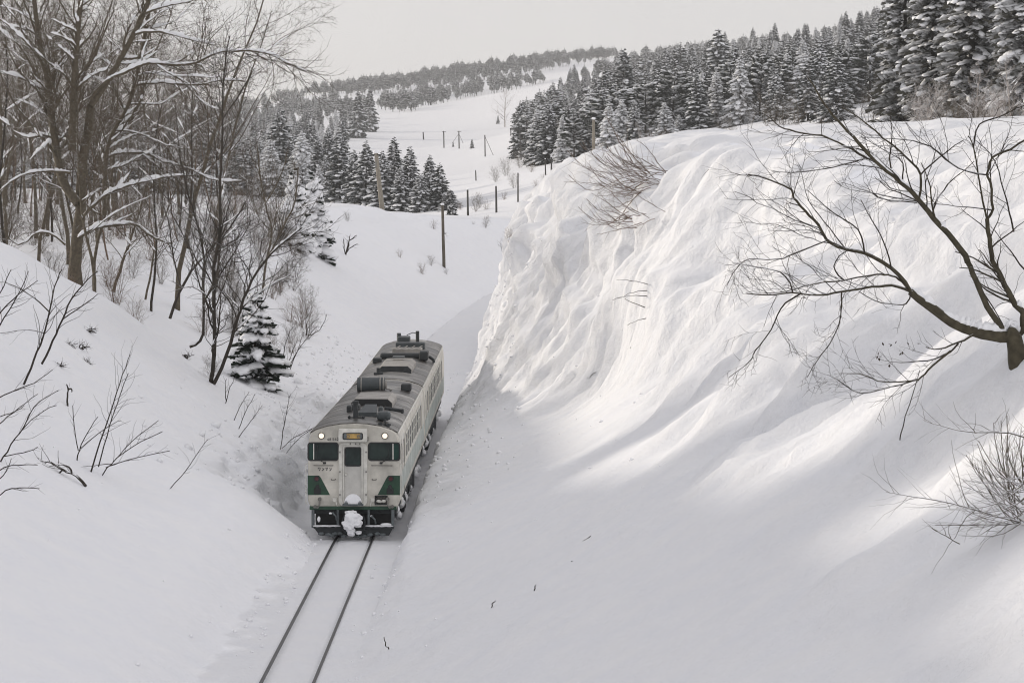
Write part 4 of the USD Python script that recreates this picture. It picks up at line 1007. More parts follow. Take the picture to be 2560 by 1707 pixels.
# trees read off limb by limb: pixel lines (u, v, width) at one distance, swung in depth
def limbs(lines, Yd, seed, opt, twigs=True, sway=.35):
    rng = np.random.default_rng(seed); out = []
    for L in lines:
        w0, w1, pts2 = L[0], L[1], np.array(L[2], float)
        n = len(pts2)
        base = L[3] if len(L) > 3 else 0.0
        seg = np.linalg.norm(np.diff(pts2, axis=0), axis=1).cumsum() / FPX * Yd
        dy = base + np.concatenate([[0], seg]) * rng.uniform(-sway, sway)
        pts = np.array([at(u, v, Yd + d_) for (u, v), d_ in zip(pts2, dy)])
        q = np.linspace(0, n - 1, (n - 1) * 3 + 1)
        pp = PchipInterpolator(np.arange(n), pts, axis=0)(q)
        pp[1:-1] += rng.normal(0, .006, (len(q) - 2, 3)) * Yd / 50
        rad = np.linspace(w0, w1, len(q)) / 2 / FPX * Yd
        out.append((pp, rad, 0 if w0 > 24 else 1))
        if twigs and w1 < 12:
            spawn(rng, out, pp, rad, float(seg[-1]), 1, opt, start=.25)
    return out, rng
def limb_tree(name, label, lines, Yd, seed, opt, barkm, twig, snow=.6, rmin=.022, thick=1.0, sway=.35):
    out, rng = limbs(lines, Yd, seed, opt, sway=sway)
    base = out[0][0][0].copy()
    for o_ in out:
        o_[0][:] -= base
    t = thing(name, label, 'tree' if 'tree' in name else 'shrub', base)
    tr = [o_ for o_ in out if o_[2] == 0] or out[:1]
    rest = [o_ for o_ in out if not any(o_ is q for q in tr)]
    obj('trunk', branch_mesh(tr), barkm, t, smooth=True)
    thick_ = [o_ for o_ in rest if o_[1][0] > .02]; thin = [o_ for o_ in rest if o_[1][0] <= .02]
    cr = obj('crown', branch_mesh(thin or rest), twig, t)
    if thick_:
        obj('branches', branch_mesh(thick_), barkm, cr, smooth=True)
    s = snow_on(rng, out, rmin, snow, thick) if snow else None
    if s is not None:
        tag(obj('branch_snow', s, 'snow_cap', cr, smooth=True), kind='stuff')
    return t
C3 = lambda pts: [(x * .408, y * .408) for x, y in pts]
C4 = lambda pts: [(x * .472, 560 + y * .472) for x, y in pts]
BIGOPT = dict(levels=3, seg=[.5, .4, .3, .2], wob=[.1, .13, .16, .2], up=[.02, .03, .02, .01], kids=[2.6, 3.2, 3.4], per_m=True, start=[.2, .15, .1], ang=[(25, 65), (25, 60), (25, 60)], len=[(.3, .55), (.35, .65), (.35, .65)], rk=(.35, .55), rmin=.008, tip=.25, minlen=.25)
limb_tree('bare_tree', 'biggest bare tree on the left bank with thick snow lying on its long limbs', [
    (33.6, 21.0, [(184, 712), (190, 620), (200, 530), (205, 428), (216, 347), (226, 265)]), (17.6, 8.4, C3([(555, 650), (680, 460), (790, 270), (880, 80), (910, 0), (950, -110)])),
    (24.0, 9.8, C3([(480, 1250), (380, 1100), (350, 950), (315, 700), (290, 480), (240, 250), (215, 50), (180, -120)])), (20.8, 9.1, C3([(440, 920), (455, 500), (480, 150), (500, -80)]), .6),
    (10.2, 3.5, C3([(560, 610), (650, 500), (800, 430), (930, 385), (1080, 400), (1200, 385), (1350, 320), (1500, 310), (1650, 330), (1760, 390), (1880, 440)])),
    (9.5, 3.5, C3([(500, 1340), (620, 1220), (700, 1170), (850, 1120), (1050, 1080), (1200, 1075)]), -.5), (10.2, 3.5, C3([(480, 1460), (620, 1390), (800, 1370), (950, 1460), (1060, 1490)]), -.8),
    (7.5, 2.8, C3([(830, 210), (980, 195), (1150, 240), (1320, 280)])), (8.2, 2.8, C3([(900, 80), (1000, 40), (1150, 10), (1300, -30)])), (8.2, 3.5, C3([(430, 1060), (320, 1050), (180, 1060), (0, 1170)])), (8.2, 3.5, C3([(290, 480), (220, 330), (100, 200), (0, 120)])), (6.8, 2.8, C3([(400, 1500), (250, 1420), (120, 1500), (20, 1400)])),
    (6.1, 2.8, C3([(460, 500), (560, 380), (640, 200), (700, 60)]), .6), (6.1, 2.8, C3([(315, 700), (400, 560), (520, 420), (640, 330)]))], 121, 901, BIGOPT, 'bark_grey', 'twig_snowy', .85, .03, 1.15)
limb_tree('bare_tree', 'bare tree with an S shaped stem right of the biggest one', [
    (11.6, 7.7, C3([(640, 1320), (640, 1200), (650, 960), (690, 820), (790, 640), (840, 440), (880, 250), (910, 80), (925, -60)])), (8.2, 2.8, C3([(670, 960), (760, 935), (880, 935), (1000, 990), (1120, 1020), (1340, 1110), (1480, 1110)])), (6.8, 2.8, C3([(840, 520), (1000, 510), (1200, 520), (1360, 490), (1500, 500)])), (5.4, 2.1, C3([(790, 640), (960, 640), (1100, 570), (1240, 500)])), (6.1, 2.1, C3([(660, 1040), (760, 1010), (860, 960), (960, 900)]))], 126, 902, BIGOPT, 'bark_grey', 'twig_snowy', .9, .026, 1.15)
CLUMP = dict(BIGOPT, kids=[3.2, 3.8, 3.6], up=[.06, .06, .04], ang=[(18, 45), (20, 50), (25, 55)], levels=3, len=[(.28, .5), (.35, .65), (.35, .65)])
limb_tree('bare_tree', 'dark slender bare tree standing on the lip of the left bank, forked at its foot', [
    (11.6, 7.7, C4([(1110, 880), (1125, 780), (1135, 500), (1130, 230), (1160, 100), (1165, 0)])), (7.5, 2.8, [(550, 562), (551, 449), (555, 367), (557, 245), (561, 175), (575, 90)]), (10.2, 3.5, C4([(1115, 880), (1200, 700), (1260, 500), (1310, 350), (1400, 200), (1500, 100), (1600, 20)])), (5.4, 2.1, C3([(1365, 730), (1480, 560), (1560, 420)])),
    (5.4, 2.1, C4([(1130, 480), (1060, 330), (1020, 180), (980, 60)])), (4.8, 2.1, C4([(1260, 500), (1310, 420), (1430, 330), (1540, 270)]))], 108, 903, CLUMP, 'bark_dark', 'bark_dark', .45, .03, .8)
limb_tree('bare_tree', 'thin bare tree left of the forked dark one', [(8.2, 3.5, C4([(1005, 650), (1075, 580), (1080, 200), (1050, 20), (1000, -150), (960, -330)])), (6.1, 2.1, C4([(1075, 420), (1180, 250), (1260, 120), (1330, -20)])), (4.8, 2.1, C4([(1078, 250), (980, 80), (900, -80)]))], 112, 904, CLUMP, 'bark_dark', 'bark_dark', .45, .03, .8)
limb_tree('bare_tree', 'leaning bare tree near the lip of the left bank', [(8.2, 2.8, C4([(900, 500), (980, 300), (1100, 150), (1220, 20), (1300, -120)])), (5.4, 2.1, C4([(960, 340), (920, 180), (900, 20), (850, -120)]))], 116, 905, CLUMP, 'bark_dark', 'bark_dark', .5, .03, .9)
limb_tree('bare_tree', 'bare tree with upright stem right of the forked dark one', [(6.8, 2.8, C4([(1385, 400), (1410, 200), (1440, 50), (1400, -120), (1375, -280), (1360, -430)])), (5.4, 2.1, C4([(1420, 180), (1500, 20), (1560, -120), (1580, -300)])), (4.1, 2.1, C4([(1400, -100), (1480, -240), (1520, -380)]))], 150, 906, CLUMP, 'bark_grey', 'twig_snowy', .5, .03, .9)
limb_tree('bare_tree', 'pair of leaning snow edged stems behind the lip of the left bank', [(8.8, 3.5, C4([(600, 360), (650, 200), (700, 60), (760, -140), (800, -320)])), (6.1, 2.8, C4([(770, 400), (800, 250), (830, 80), (900, -100), (960, -260)]), 1.5)], 128, 907, CLUMP, 'bark_grey', 'twig_snowy', .5, .03, .9)

# small conifers by the track
p = ground_at(640, 960, 95, 125)
copy_of(NEARSPRUCE[0], 'spruce_tree', 'small dark spruce with snow pads beside the railcar, below the bare trees', 'conifer', p - [0, 0, .25], 20, None, (1.0, 1.0, .95))
p = ground_at(785, 632, 150, 230)
copy_of(NEARSPRUCE[1], 'spruce_tree', 'young spruce almost buried in snow on the far left bank', 'conifer', p - [0, 0, .3], 80, None, (1.25, 1.25, 1.3))
p = ground_at(735, 620, 150, 230)
copy_of(NEARSPRUCE[1], 'spruce_tree', 'white snow covered young spruce left of the almost buried one', 'conifer', p - [0, 0, .3], 200, None, (1.1, 1.1, 1.25))

for i in range(34):
    u = R.uniform(1540, 2330); Yd = R.uniform(230, 400)
    x = (u - 1280) / FPX * Yd
    copy_of(BARE[int(R.integers(5))], 'bare_tree', 'small brown bare tree behind the rim of the right bank', 'tree', (x, Yd, ground_z(x, Yd) - .2), R.uniform(0, 360), 'small bare trees behind the right rim', R.uniform(.3, .55))

# brush straggling down the bank towards the railcar
for i in range(60):
    u = R.uniform(520, 780); v = R.uniform(520, 960)
    if v > 1010 - (u - 560) * .5 and u < 640:
        continue
    p = ground_at(u, v, 95, 240)
    if p[0] - float(ytrack(p[1])) > -6.5:
        continue
    copy_of(SHRUB[int(R.choice([0, 1, 1, 2]))], 'shrub', 'thin bare brush straggling down the left bank towards the railcar', 'shrub', p - [0, 0, .1], R.uniform(0, 360), 'brush between the left wood and the railcar', R.uniform(.45, 1.0))

# the left wood goes on along its crest, past the edge of the picture
for i in range(16):
    Yd = R.uniform(52, 104); x = float(ytrack(Yd)) - R.uniform(18, 27)
    copy_of(BARE[int(R.integers(5))], 'bare_tree', 'bare tree of the left wood standing past the left edge of the picture', 'tree', (x, Yd, ground_z(x, Yd) - .2), R.uniform(0, 360), 'bare trees past the left edge', R.uniform(.6, .95))

for Yd, o_, s in [(58, 23, .7), (66, 20, .62), (71, 26, .9), (79, 21, .6), (84, 25, .8), (92, 20, .55), (97, 26, .8), (62, 28, .8)]:
    x = float(ytrack(Yd)) - o_
    copy_of(SPRUCE[int(R.integers(5))], 'spruce_tree', 'spruce of the left wood standing past the left edge of the picture', 'conifer', (x, Yd, ground_z(x, Yd) - .3), R.uniform(0, 360), 'spruces past the left edge', s)

# ------------------------------------------------------------------ the bare tree on the right bank
CR = lambda pts: [(1750 + x * .4784, 250 + y * .4784) for x, y in pts]
YT = float(ground_at(2540, 880, 20, 70)[1]) - .35
print('tree at', YT)
RO = dict(levels=3, seg=[.25, .18, .14, .1], wob=[.08, .12, .15, .18], up=[.01, .02, .02, .01], kids=[5.0, 6.0, 6.0], per_m=True, start=[.2, .15, .15], ang=[(22, 55), (25, 55), (25, 60)], len=[(.28, .5), (.35, .7), (.35, .7)], rk=(.3, .5), rmin=.0036, tip=.35, minlen=.22)
limb_tree('bare_tree', 'bare leaning tree with dark spreading limbs rooted in the right bank', [
    (59.5, 33.2, CR([(1690, 1520), (1672, 1430), (1660, 1370), (1650, 1290), (1630, 1230), (1600, 1210)])), (36.3, 21.5, CR([(1640, 1235), (1570, 1235), (1430, 1210), (1350, 1180), (1230, 1100), (1100, 1000)])), (12.0, 4.1, CR([(1100, 1000), (1000, 880), (860, 800), (760, 780), (660, 730), (620, 650), (550, 580), (490, 510), (475, 470), (310, 400), (240, 390)])),
    (8.9, 3.0, CR([(1110, 1005), (1000, 970), (900, 975), (700, 1010), (600, 1020), (480, 1005), (350, 1020), (240, 1010)])), (7.1, 2.3, CR([(1090, 990), (1040, 935), (980, 912), (920, 912), (760, 940), (600, 960), (450, 1000), (330, 1010)])), (4.8, 1.8, CR([(485, 1005), (420, 900), (280, 870), (170, 850)])), (5.3, 1.8, CR([(660, 735), (500, 800), (400, 830), (260, 830), (190, 880), (140, 970)])),
    (5.3, 1.8, CR([(860, 800), (830, 680), (700, 590), (560, 470)])), (4.8, 1.8, CR([(1000, 880), (960, 740), (900, 630), (840, 520)])), (5.3, 1.8, CR([(520, 1015), (420, 1090), (370, 1200), (290, 1310), (260, 1360), (150, 1450)])), (4.8, 1.8, CR([(740, 1000), (740, 1090), (700, 1230), (610, 1360), (560, 1450)])),
    (17.7, 13.6, CR([(1580, 1200), (1560, 1170), (1500, 1080), (1440, 940), (1400, 850)])), (16.3, 8.2, CR([(1400, 850), (1330, 740), (1220, 620), (1140, 520), (1050, 430), (940, 340), (850, 250), (800, 190)])), (8.3, 3.0, CR([(800, 190), (720, 110), (650, 20), (600, -60), (560, -120)])),
    (7.7, 3.0, CR([(1145, 520), (1155, 390), (1080, 300), (960, 200), (830, 90), (740, 40)])), (5.3, 2.3, CR([(1155, 390), (1250, 300), (1380, 210)])), (7.1, 2.3, CR([(865, 300), (760, 240), (640, 190), (500, 165), (420, 140), (360, 90), (300, 60)])), (5.3, 1.8, CR([(1135, 535), (950, 515), (880, 480), (740, 430)])), (4.8, 1.8, CR([(865, 300), (700, 350), (500, 380), (380, 370)])), (4.8, 1.8, CR([(1060, 440), (1060, 330), (960, 260), (850, 200)])),
    (19.1, 10.9, CR([(1640, 1240), (1690, 1190), (1690, 1120), (1650, 1070), (1610, 1000), (1560, 900), (1530, 840), (1510, 720), (1500, 620)]), .1), (8.9, 5.3, CR([(1500, 620), (1530, 570), (1520, 430), (1500, 390), (1530, 300), (1620, 260), (1690, 215), (1760, 170)]), .6), (5.9, 2.3, CR([(1500, 390), (1350, 355), (1200, 240), (1060, 205), (830, 195)]), .6), (4.8, 1.8, CR([(1525, 575), (1400, 560), (1300, 550), (1145, 535)]), .6),
    (6.6, 3.0, CR([(1500, 620), (1470, 480), (1430, 250), (1400, 190)]), .6), (5.3, 2.3, CR([(1430, 250), (1460, 130), (1560, 90), (1690, 30), (1760, 0)]), .6), (5.9, 2.3, CR([(1640, 690), (1620, 590), (1590, 480), (1540, 320), (1440, 210)]), 1.0), (5.3, 1.8, CR([(1700, 890), (1620, 790), (1540, 680)]), .8),
    (7.1, 2.3, CR([(1430, 1225), (1350, 1265), (1250, 1300), (1180, 1290)])), (5.9, 1.8, CR([(1350, 1270), (1280, 1330), (1190, 1360), (1050, 1370), (930, 1350)])), (6.6, 1.8, CR([(1310, 1310), (1190, 1410), (1140, 1460), (980, 1475), (830, 1430), (700, 1430)])), (5.3, 1.8, CR([(1140, 1455), (1000, 1500), (840, 1530), (720, 1460), (580, 1410)])), (4.1, 1.8, CR([(1440, 950), (1560, 1130), (1600, 1220)])),
    (4.8, 1.8, CR([(760, 945), (700, 870), (750, 800), (800, 780)])), (5.3, 2.3, CR([(1100, 1010), (1060, 1070), (950, 1060), (830, 1000)]))], YT, 911, RO, 'bark_mossy', 'bark_dark', .30, .04, .8, .25)
RT = stage.GetPrimAtPath('/World/' + f"bare_tree_{USED[('/World', 'bare_tree')] - 1:03d}")
def leaf(c, s, rng):
    a = rng.normal(0, 1, 3); a /= np.linalg.norm(a); b = np.cross(a, [0, .3, 1]); b /= np.linalg.norm(b)
    return np.stack([c, c + a * s + b * s * .6, c + a * 2 * s, c + a * s - b * s * .6]), np.array([[0, 1, 2], [0, 2, 3]])
rng = np.random.default_rng(4)
basep = at(*CR([(1690, 1520)])[0], YT)
for (x, y) in [(960, 1285), (930, 1335), (935, 1345), (1000, 1275), (1050, 1320), (1060, 1312), (1090, 1280), (1120, 1300), (1135, 1270), (990, 1380), (1018, 1275)]:
    c = at(*CR([(x, y)])[0], YT) - basep
    obj('withered_leaf', joined([leaf(c, .035, rng), leaf(c, .03, rng)]), 'dead_leaf', RT)

# ------------------------------------------------------------------ bushes, saplings and twigs in the snow
def sapling(label, lines, seed, opt=None, barkm='bark_dark', Yd=None, cat='sapling', name='sapling', base_uv=None, **kw):
    (u, v) = base_uv or lines[0][2][0]
    if Yd is None:
        Yd = float(ground_at(u, v)[1])
    o = dict(RO, levels=2, kids=[2.6, 4.0], rmin=.0035 * max(1, Yd / 60), up=[.02, .02, .02], len=[(.2, .45), (.3, .6)], ang=[(20, 50), (25, 55)])
    o.update(opt or {})
    out, rng = limbs(lines, Yd, seed, o, sway=.3)
    base = out[0][0][0].copy()
    for o_ in out:
        o_[0][:] -= base
    t = thing(name, label, cat, base)
    n = len(lines)
    obj('stem', branch_mesh([o_ for o_ in out if o_[2] <= 1][:max(1, n)]), barkm, t)
    rest = [o_ for o_ in out if o_[2] > 1]
    if rest:
        obj('twigs', branch_mesh(rest), barkm, t)
    return t
D4 = C4
sapling('bare sapling on the left slope with two parallel stems rising from the snow', [(5, 2, D4([(480, 1320), (530, 1150), (600, 950), (650, 800), (690, 690)])), (4, 2, D4([(522, 1285), (570, 1120), (620, 950), (680, 790)]))], 31)
sapling('spreading bare twig bush at the foot of the two stemmed sapling', [(4, 2, D4([(543, 1330), (590, 1270), (700, 1180), (860, 1100)])), (3, 2, D4([(560, 1290), (680, 1250), (900, 1200)])), (3, 2, D4([(600, 1260), (700, 1150), (840, 1040)])), (3, 1.5, D4([(590, 1270), (480, 1280), (350, 1300)]))], 32)
sapling('small bare fork left of the two stemmed sapling', [(4, 2, D4([(408, 1260), (420, 1200), (470, 1100), (520, 1020)])), (3, 2, D4([(415, 1200), (395, 1080), (385, 960)])), (3, 1.5, D4([(425, 1190), (560, 1080), (640, 1040)]))], 33)
sapling('lone leaning twig on the smooth part of the left slope', [(3, 1.5, D4([(903, 1400), (980, 1310), (1050, 1210), (1100, 1140)]))], 34)
sapling('dark bare sapling high on the left slope, with two leaning stems', [(7, 3, D4([(127, 850), (180, 720), (230, 600), (265, 460), (290, 330), (330, 240)])), (7, 3, D4([(222, 742), (280, 620), (330, 510), (380, 400), (440, 320), (520, 250)])), (4, 2, D4([(265, 470), (180, 390), (60, 320), (-40, 300)])), (4, 2, D4([(340, 500), (440, 430), (520, 370)])), (3, 2, D4([(240, 580), (140, 560), (0, 580), (-60, 590)]))], 35, dict(kids=[2.8, 4.0]))
sapling('bare twigs leaning in from the left edge under the wood', [(5, 2, D4([(-60, 640), (20, 500), (100, 370), (150, 250)])), (5, 2, D4([(-60, 560), (40, 430), (130, 350), (200, 300)])), (4, 2, D4([(-60, 480), (20, 330), (60, 240)]))], 36, Yd=80)
sapling('long bare shoot leaning in from the left edge, low on the slope', [(5, 2, D4([(0, 1265), (60, 1170), (130, 1070), (180, 970), (310, 880)])), (3, 2, D4([(20, 1230), (120, 1210), (200, 1180)])), (3, 2, D4([(110, 1100), (200, 1010), (300, 960)]))], 37)
sapling('bare shoots reaching in from the left edge at mid slope', [(4, 2, D4([(-30, 1090), (40, 1020), (110, 970), (200, 900)])), (4, 2, D4([(-40, 940), (60, 890), (180, 840), (280, 770)])), (3, 2, D4([(-40, 1030), (60, 1000), (130, 960)]))], 38, Yd=66)
sapling('bare twigs at the lower left edge above the empty snow', [(4, 2, D4([(-30, 1460), (60, 1400), (130, 1395), (210, 1400)])), (4, 2, D4([(-40, 1330), (60, 1280), (200, 1275)])), (4, 1.5, D4([(-20, 1380), (30, 1310), (60, 1240)]))], 39, dict(kids=[6, 5]), Yd=60)
for i, (u, v, L) in enumerate([(-6, 1175, .5)]):
    pass
sapling('dark evergreen spray lying on the left slope', [(9, 3, D4([(455, 1390), (400, 1330), (330, 1300), (270, 1265), (220, 1250), (170, 1255)])), (6, 3, D4([(330, 1300), (290, 1330), (250, 1300)])), (6, 3, D4([(380, 1320), (350, 1280), (300, 1270)]))], 40, dict(kids=[14, 8], len=[(.15, .3), (.3, .6)], up=[0, -.02, 0]), cat='branch', name='fallen_branch')
sapling('stub of a dark twig with withered leaves on the left slope', [(6, 3, D4([(357, 965), (358, 930), (360, 880), (352, 848)])), (5, 3, D4([(358, 880), (378, 870), (380, 890)]))], 41, dict(kids=[10, 5], len=[(.15, .3), (.3, .5)]), cat='twig', name='twig')
rt = np.random.default_rng(6)
for i, (x, y, lab) in enumerate([(475, 570, 'dark withered tuft, topmost of those high on the left slope'), (380, 655, 'dark withered tuft below the topmost one on the left slope'), (432, 662, 'small withered tuft right of its neighbour on the left slope'), (312, 752, 'dark withered tuft beside the upper sapling'), (457, 742, 'faintest little tuft on the left slope'), (985, 712, 'little withered tuft by the foot of the dark trees')]):
    sapling(lab, [(2.6, 1.4, D4([(x + rt.normal(0, 4), y + rt.normal(0, 4)), (x + rt.normal(4, 10), y + rt.normal(-7, 7)), (x + rt.normal(8, 22), y + rt.normal(-14, 12))])) for _ in range(9)], 60 + i, dict(kids=[22, 12], len=[(.2, .5), (.3, .5)]), cat='twig', name='twig')
# bushes between the wood and the railcar
for i, (ls, lab) in enumerate([([[(1265, 1130), (1330, 1040), (1390, 960)], [(1265, 1085), (1300, 1000), (1350, 900)], [(1240, 1040), (1270, 970), (1320, 890)]], 'bare twigs beside the track left of the railcar, nearest the dark trees'),
                               ([[(1485, 1195), (1500, 1100), (1520, 980), (1540, 900)], [(1512, 1220), (1570, 1150), (1690, 1060)], [(1490, 1190), (1560, 1130), (1660, 1080)]], 'forked bare twigs next to the front left corner of the railcar'),
                               ([[(1515, 800), (1540, 700), (1580, 600)], [(1530, 790), (1570, 680), (1610, 570)], [(1500, 760), (1510, 640), (1560, 540)], [(1540, 740), (1600, 640), (1680, 540)]], 'bare bush right of the small dark spruce'),
                               ([[(1195, 950), (1215, 880), (1240, 820)], [(1200, 940), (1190, 870), (1200, 820)]], 'thin bare twig below the lip of the left bank'),
                               ([[(1620, 590), (1640, 540), (1690, 500)], [(1625, 590), (1620, 520), (1640, 470)], [(1630, 590), (1690, 560), (1730, 480)]], 'bare bush on the far slope beyond the small dark spruce')]):
    sapling(lab, [(2.6, 1.3, D4(l)) for l in ls], 70 + i, dict(kids=[3.0, 4.0], levels=2), cat='shrub', name='shrub')
# bushes on the far face of the left bank
C5 = lambda pts: [(700 + x * .3954, 80 + y * .3954) for x, y in pts]
sapling('dark little bush alone on the face of the far left bank', [(4, 2, C5([(415, 1412), (425, 1360), (450, 1310), (485, 1290)])), (3, 2, C5([(415, 1410), (405, 1350), (400, 1310)])), (3, 2, C5([(418, 1400), (450, 1360), (490, 1340)])), (3, 2, C5([(415, 1405), (440, 1330), (440, 1290)]))], 81, dict(kids=[6, 4]), cat='shrub', name='shrub')
rr = np.random.default_rng(3)
for i, (x, y, lab) in enumerate([(900, 1530, 'faint bent twigs on the far bank, left of the wooden post'), (960, 1480, 'faint twigs on the far bank near the wooden post'), (1395, 1370, 'twiggy tuft on the far bank close to the snow wall'), (1450, 1310, 'upper twiggy tuft on the far bank close to the snow wall'), (1300, 1240, 'low tuft along the far rim right of the wooden post'), (1220, 1210, 'low tuft on the far rim between post and wall'), (970, 1240, 'tuft on the rim left of the wooden post'), (430, 1195, 'small tuft on the far rim at the left'), (1050, 1530, 'bent twigs at the foot of the wooden post'), (760, 1430, 'speck of twigs low on the far bank')]):
    (u, v), = C5([(x, y)])
    p = ground_at(u, v, 120, 330)
    copy_of(SHRUB[(0, 1, 2)[i % 3]], 'shrub', lab, 'shrub', p - [0, 0, .05], i * 77, None, (.55, .4, .5, .35)[i % 4])
# the bush that sprouts from the top of the snow wall
C8 = lambda pts: [(1160 + x * .4464, 300 + y * .4464) for x, y in pts]
rb = np.random.default_rng(8)
for q, (x0, y0, n, a0, a1, L0, lab) in enumerate([(1095, 310, 26, 148, 262, 390, 'pale brown bush splayed out over the lit top of the snow wall'), (1050, 365, 22, 152, 215, 380, 'brown bush hanging below the topmost one on the snow wall'), (1015, 560, 18, 155, 220, 290, 'lowest brown bush on the snow wall, hanging over its lit face')]):
    bl = []
    for k in range(n):
        a = math.radians(rb.uniform(a0, min(a1, 242))); L = L0 * rb.uniform(.4, 1.0)
        b0 = np.array([x0 + rb.normal(-40, 60), y0 + rb.normal(0, 30)])
        dd = np.array([math.cos(a), math.sin(a)]); nn = np.array([-dd[1], dd[0]]) * rb.normal(0, .13)
        bl.append((3.0, 1.3, C8([b0, b0 + L * .33 * (dd + nn), b0 + L * .66 * (dd + 1.2 * nn), b0 + L * (dd + .4 * nn + [.0, -.12])])))
    sapling(lab, bl, 88 + q * 5, dict(kids=[4.2, 4], levels=2, rmin=.006), barkm='bark_brown', Yd=float(ground_at(*C8([(x0 - 40, y0)])[0], 90, 200)[1]) - .9, cat='shrub', name='shrub')
for i, (ls, lab) in enumerate([([[(1030, 920), (940, 900), (855, 895)], [(1030, 955), (950, 965), (860, 1000)], [(1015, 1050), (960, 1030), (900, 1000)], [(1030, 985), (930, 985), (830, 1010)]], 'thin twigs sticking out of the snow wall below the brown bush'),
                               ([[(1020, 1110), (960, 1125), (915, 1150)]], 'single bent twig on the snow wall'), ([[(930, 1278), (960, 1245), (975, 1230)]], 'short dark twig low on the snow wall'), ([[(690, 1460), (720, 1425), (740, 1410)], [(700, 1455), (740, 1430)], [(705, 1465), (690, 1440)]], 'dark tuft of twigs on the shaded snow slope'), ([[(1260, 655), (1300, 645), (1420, 600)], [(1330, 480), (1300, 490), (1240, 470)]], 'twigs sticking out of the snow right of the brown bush')]):
    sapling(lab, [(2.6, 1.3, C8(l)) for l in ls], 110 + i, dict(kids=[3, 3], levels=1), cat='twig', name='twig')
C1 = lambda pts: [(600 + x * .4677, 1250 + y * .4677) for x, y in pts]
for i, (ls, lab) in enumerate([([C1([(1820, 230), (1845, 212), (1875, 190)])], 'dark short twig on the smooth shaded slope'), ([C1([(1770, 328), (1800, 322), (1828, 312)])], 'pale curved twig just below the dark short one'), ([C1([(1573, 482), (1578, 465), (1583, 450)])], 'tiny upright twig on the smooth shaded slope'), ([C1([(1345, 573), (1350, 555), (1365, 535)])], 'faint twig low on the shaded slope'),
                               ([[(1270, 1172), (1285, 1173), (1302, 1174)]], 'dark little twig on the shaded slope right of the railcar'), ([[(1735, 1025), (1760, 1033), (1782, 1042)]], 'thin twig at the edge of the sunlit snow'), ([[(2030, 1101), (2080, 1120), (2138, 1142)]], 'long thin twig lying on the sunlit snow'), ([[(2145, 1275), (2200, 1280), (2268, 1298)]], 'thin twig low on the sunlit right bank'), ([[(2140, 1363), (2190, 1375), (2245, 1395)]], 'bent twig below the others on the right bank'), ([[(2250, 1100), (2265, 1040), (2300, 925)]], 'straight cane standing in the snow of the right bank'), ([C1([(795, 795), (780, 770), (770, 730)])], 'curved faint stalk beside the rails')]):
    sapling(lab, [(4, 2.2, l) for l in ls], 130 + i, dict(kids=[1.5, 2], levels=1, len=[(.1, .3), (.3, .5)]), cat='twig', name='twig')
# the bush at the right edge
C2 = lambda pts: [(1700 + x * .5147, 900 + y * .5147) for x, y in pts]
bl = []
rb = np.random.default_rng(18)
for k in range(44):
    x0, y0 = rb.uniform(1640, 1740), rb.uniform(560, 830)
    a = math.radians(rb.uniform(150, 262)); L = rb.uniform(180, 430)
    bl.append((3.6, 1.6, C2([(x0, y0), (x0 + .5 * L * math.cos(a - .1), y0 + .5 * L * math.sin(a - .1)), (x0 + L * math.cos(a + .1), y0 + L * math.sin(a + .1))]), rb.uniform(-.5, .5)))
bl += [(6, 2, C2([(1700, 380), (1560, 350), (1430, 350), (1310, 330), (1180, 290)])), (6, 2, C2([(1700, 800), (1480, 740), (1310, 695), (1130, 660), (1000, 640)])), (6, 3, C2([(1720, 780), (1500, 800), (1240, 800)])), (6, 3, C2([(1360, 890), (1290, 850), (1225, 815)]))]
sapling('bushy bare shrub with withered leaves at the right edge', bl, 140, dict(kids=[8.0, 9.0], levels=2, rmin=.0032, len=[(.3, .6), (.35, .7)]), barkm='bark_grey', Yd=float(ground_at(2480, 1330)[1]) - .5, cat='shrub', name='shrub')

# ------------------------------------------------------------------ poles
def pole(label, base, top, w, matn, extras=(), name='utility_pole', Yd=None, snow=True):
    (u0, v0), (u1, v1) = base, top
    if Yd is None:
        Yd = float(ground_at(u0, v0, 100, 330)[1])
    b, t_ = at(u0, v0, Yd), at(u1, v1, Yd)
    p = thing(name, label, 'pole', b)
    d = t_ - b
    r = w / 2 / FPX * Yd
    obj('shaft', tube([-d * .12, d * .5, d], [r * 1.15, r, r * .9], 10, caps=True), matn, p, smooth=40)
    for nm, m, mt in (extras(d, r) if callable(extras) else extras):
        obj(nm, m, mt, p)
    if snow:
        obj('snow_cap', lump(d + [0, 0, r * .3], (r * 1.3, r * 1.3, r * .9), int(u0), .2, 1), 'snow_cap', p, smooth=True)
    return p
pole('leaning pale pole with a grey box on the rim of the far left bank', (954, 512), (940, 382), 11, 'pole_concrete', lambda d, r: [
    ('box', rbox(d[0] * .72 - .10, -.05, d[2] * .78, .22, .25, .62, .05), 'seam'), ('cross_arm', joined([bx(d[0] * .95, -.1, d[2] * .96, .9, .08, .08)]), 'pole_dark'), ('guy_wire', tube([d * .95, np.array([-2.55, .3, -.1])], [.014, .014], 5), 'pole_dark')])
pole('wooden post with a bracket standing on the face of the far left bank', (1110, 668), (1106, 512), 7.5, 'pole_wood', lambda d, r: [
    ('bracket', joined([bx(d[0] * .5 + .12, -.08, d[2] * .54, .34, .07, .07)]), 'pole_dark'), ('bracket_snow', lump((d[0] * .5 + .32, -.1, d[2] * .52), (.14, .12, .13), 5, .4, 1), 'snow_cap')])
pole('tall concrete pole rising behind the snow wall', (1484, 392), (1484, 298), 8, 'pole_concrete', Yd=215)
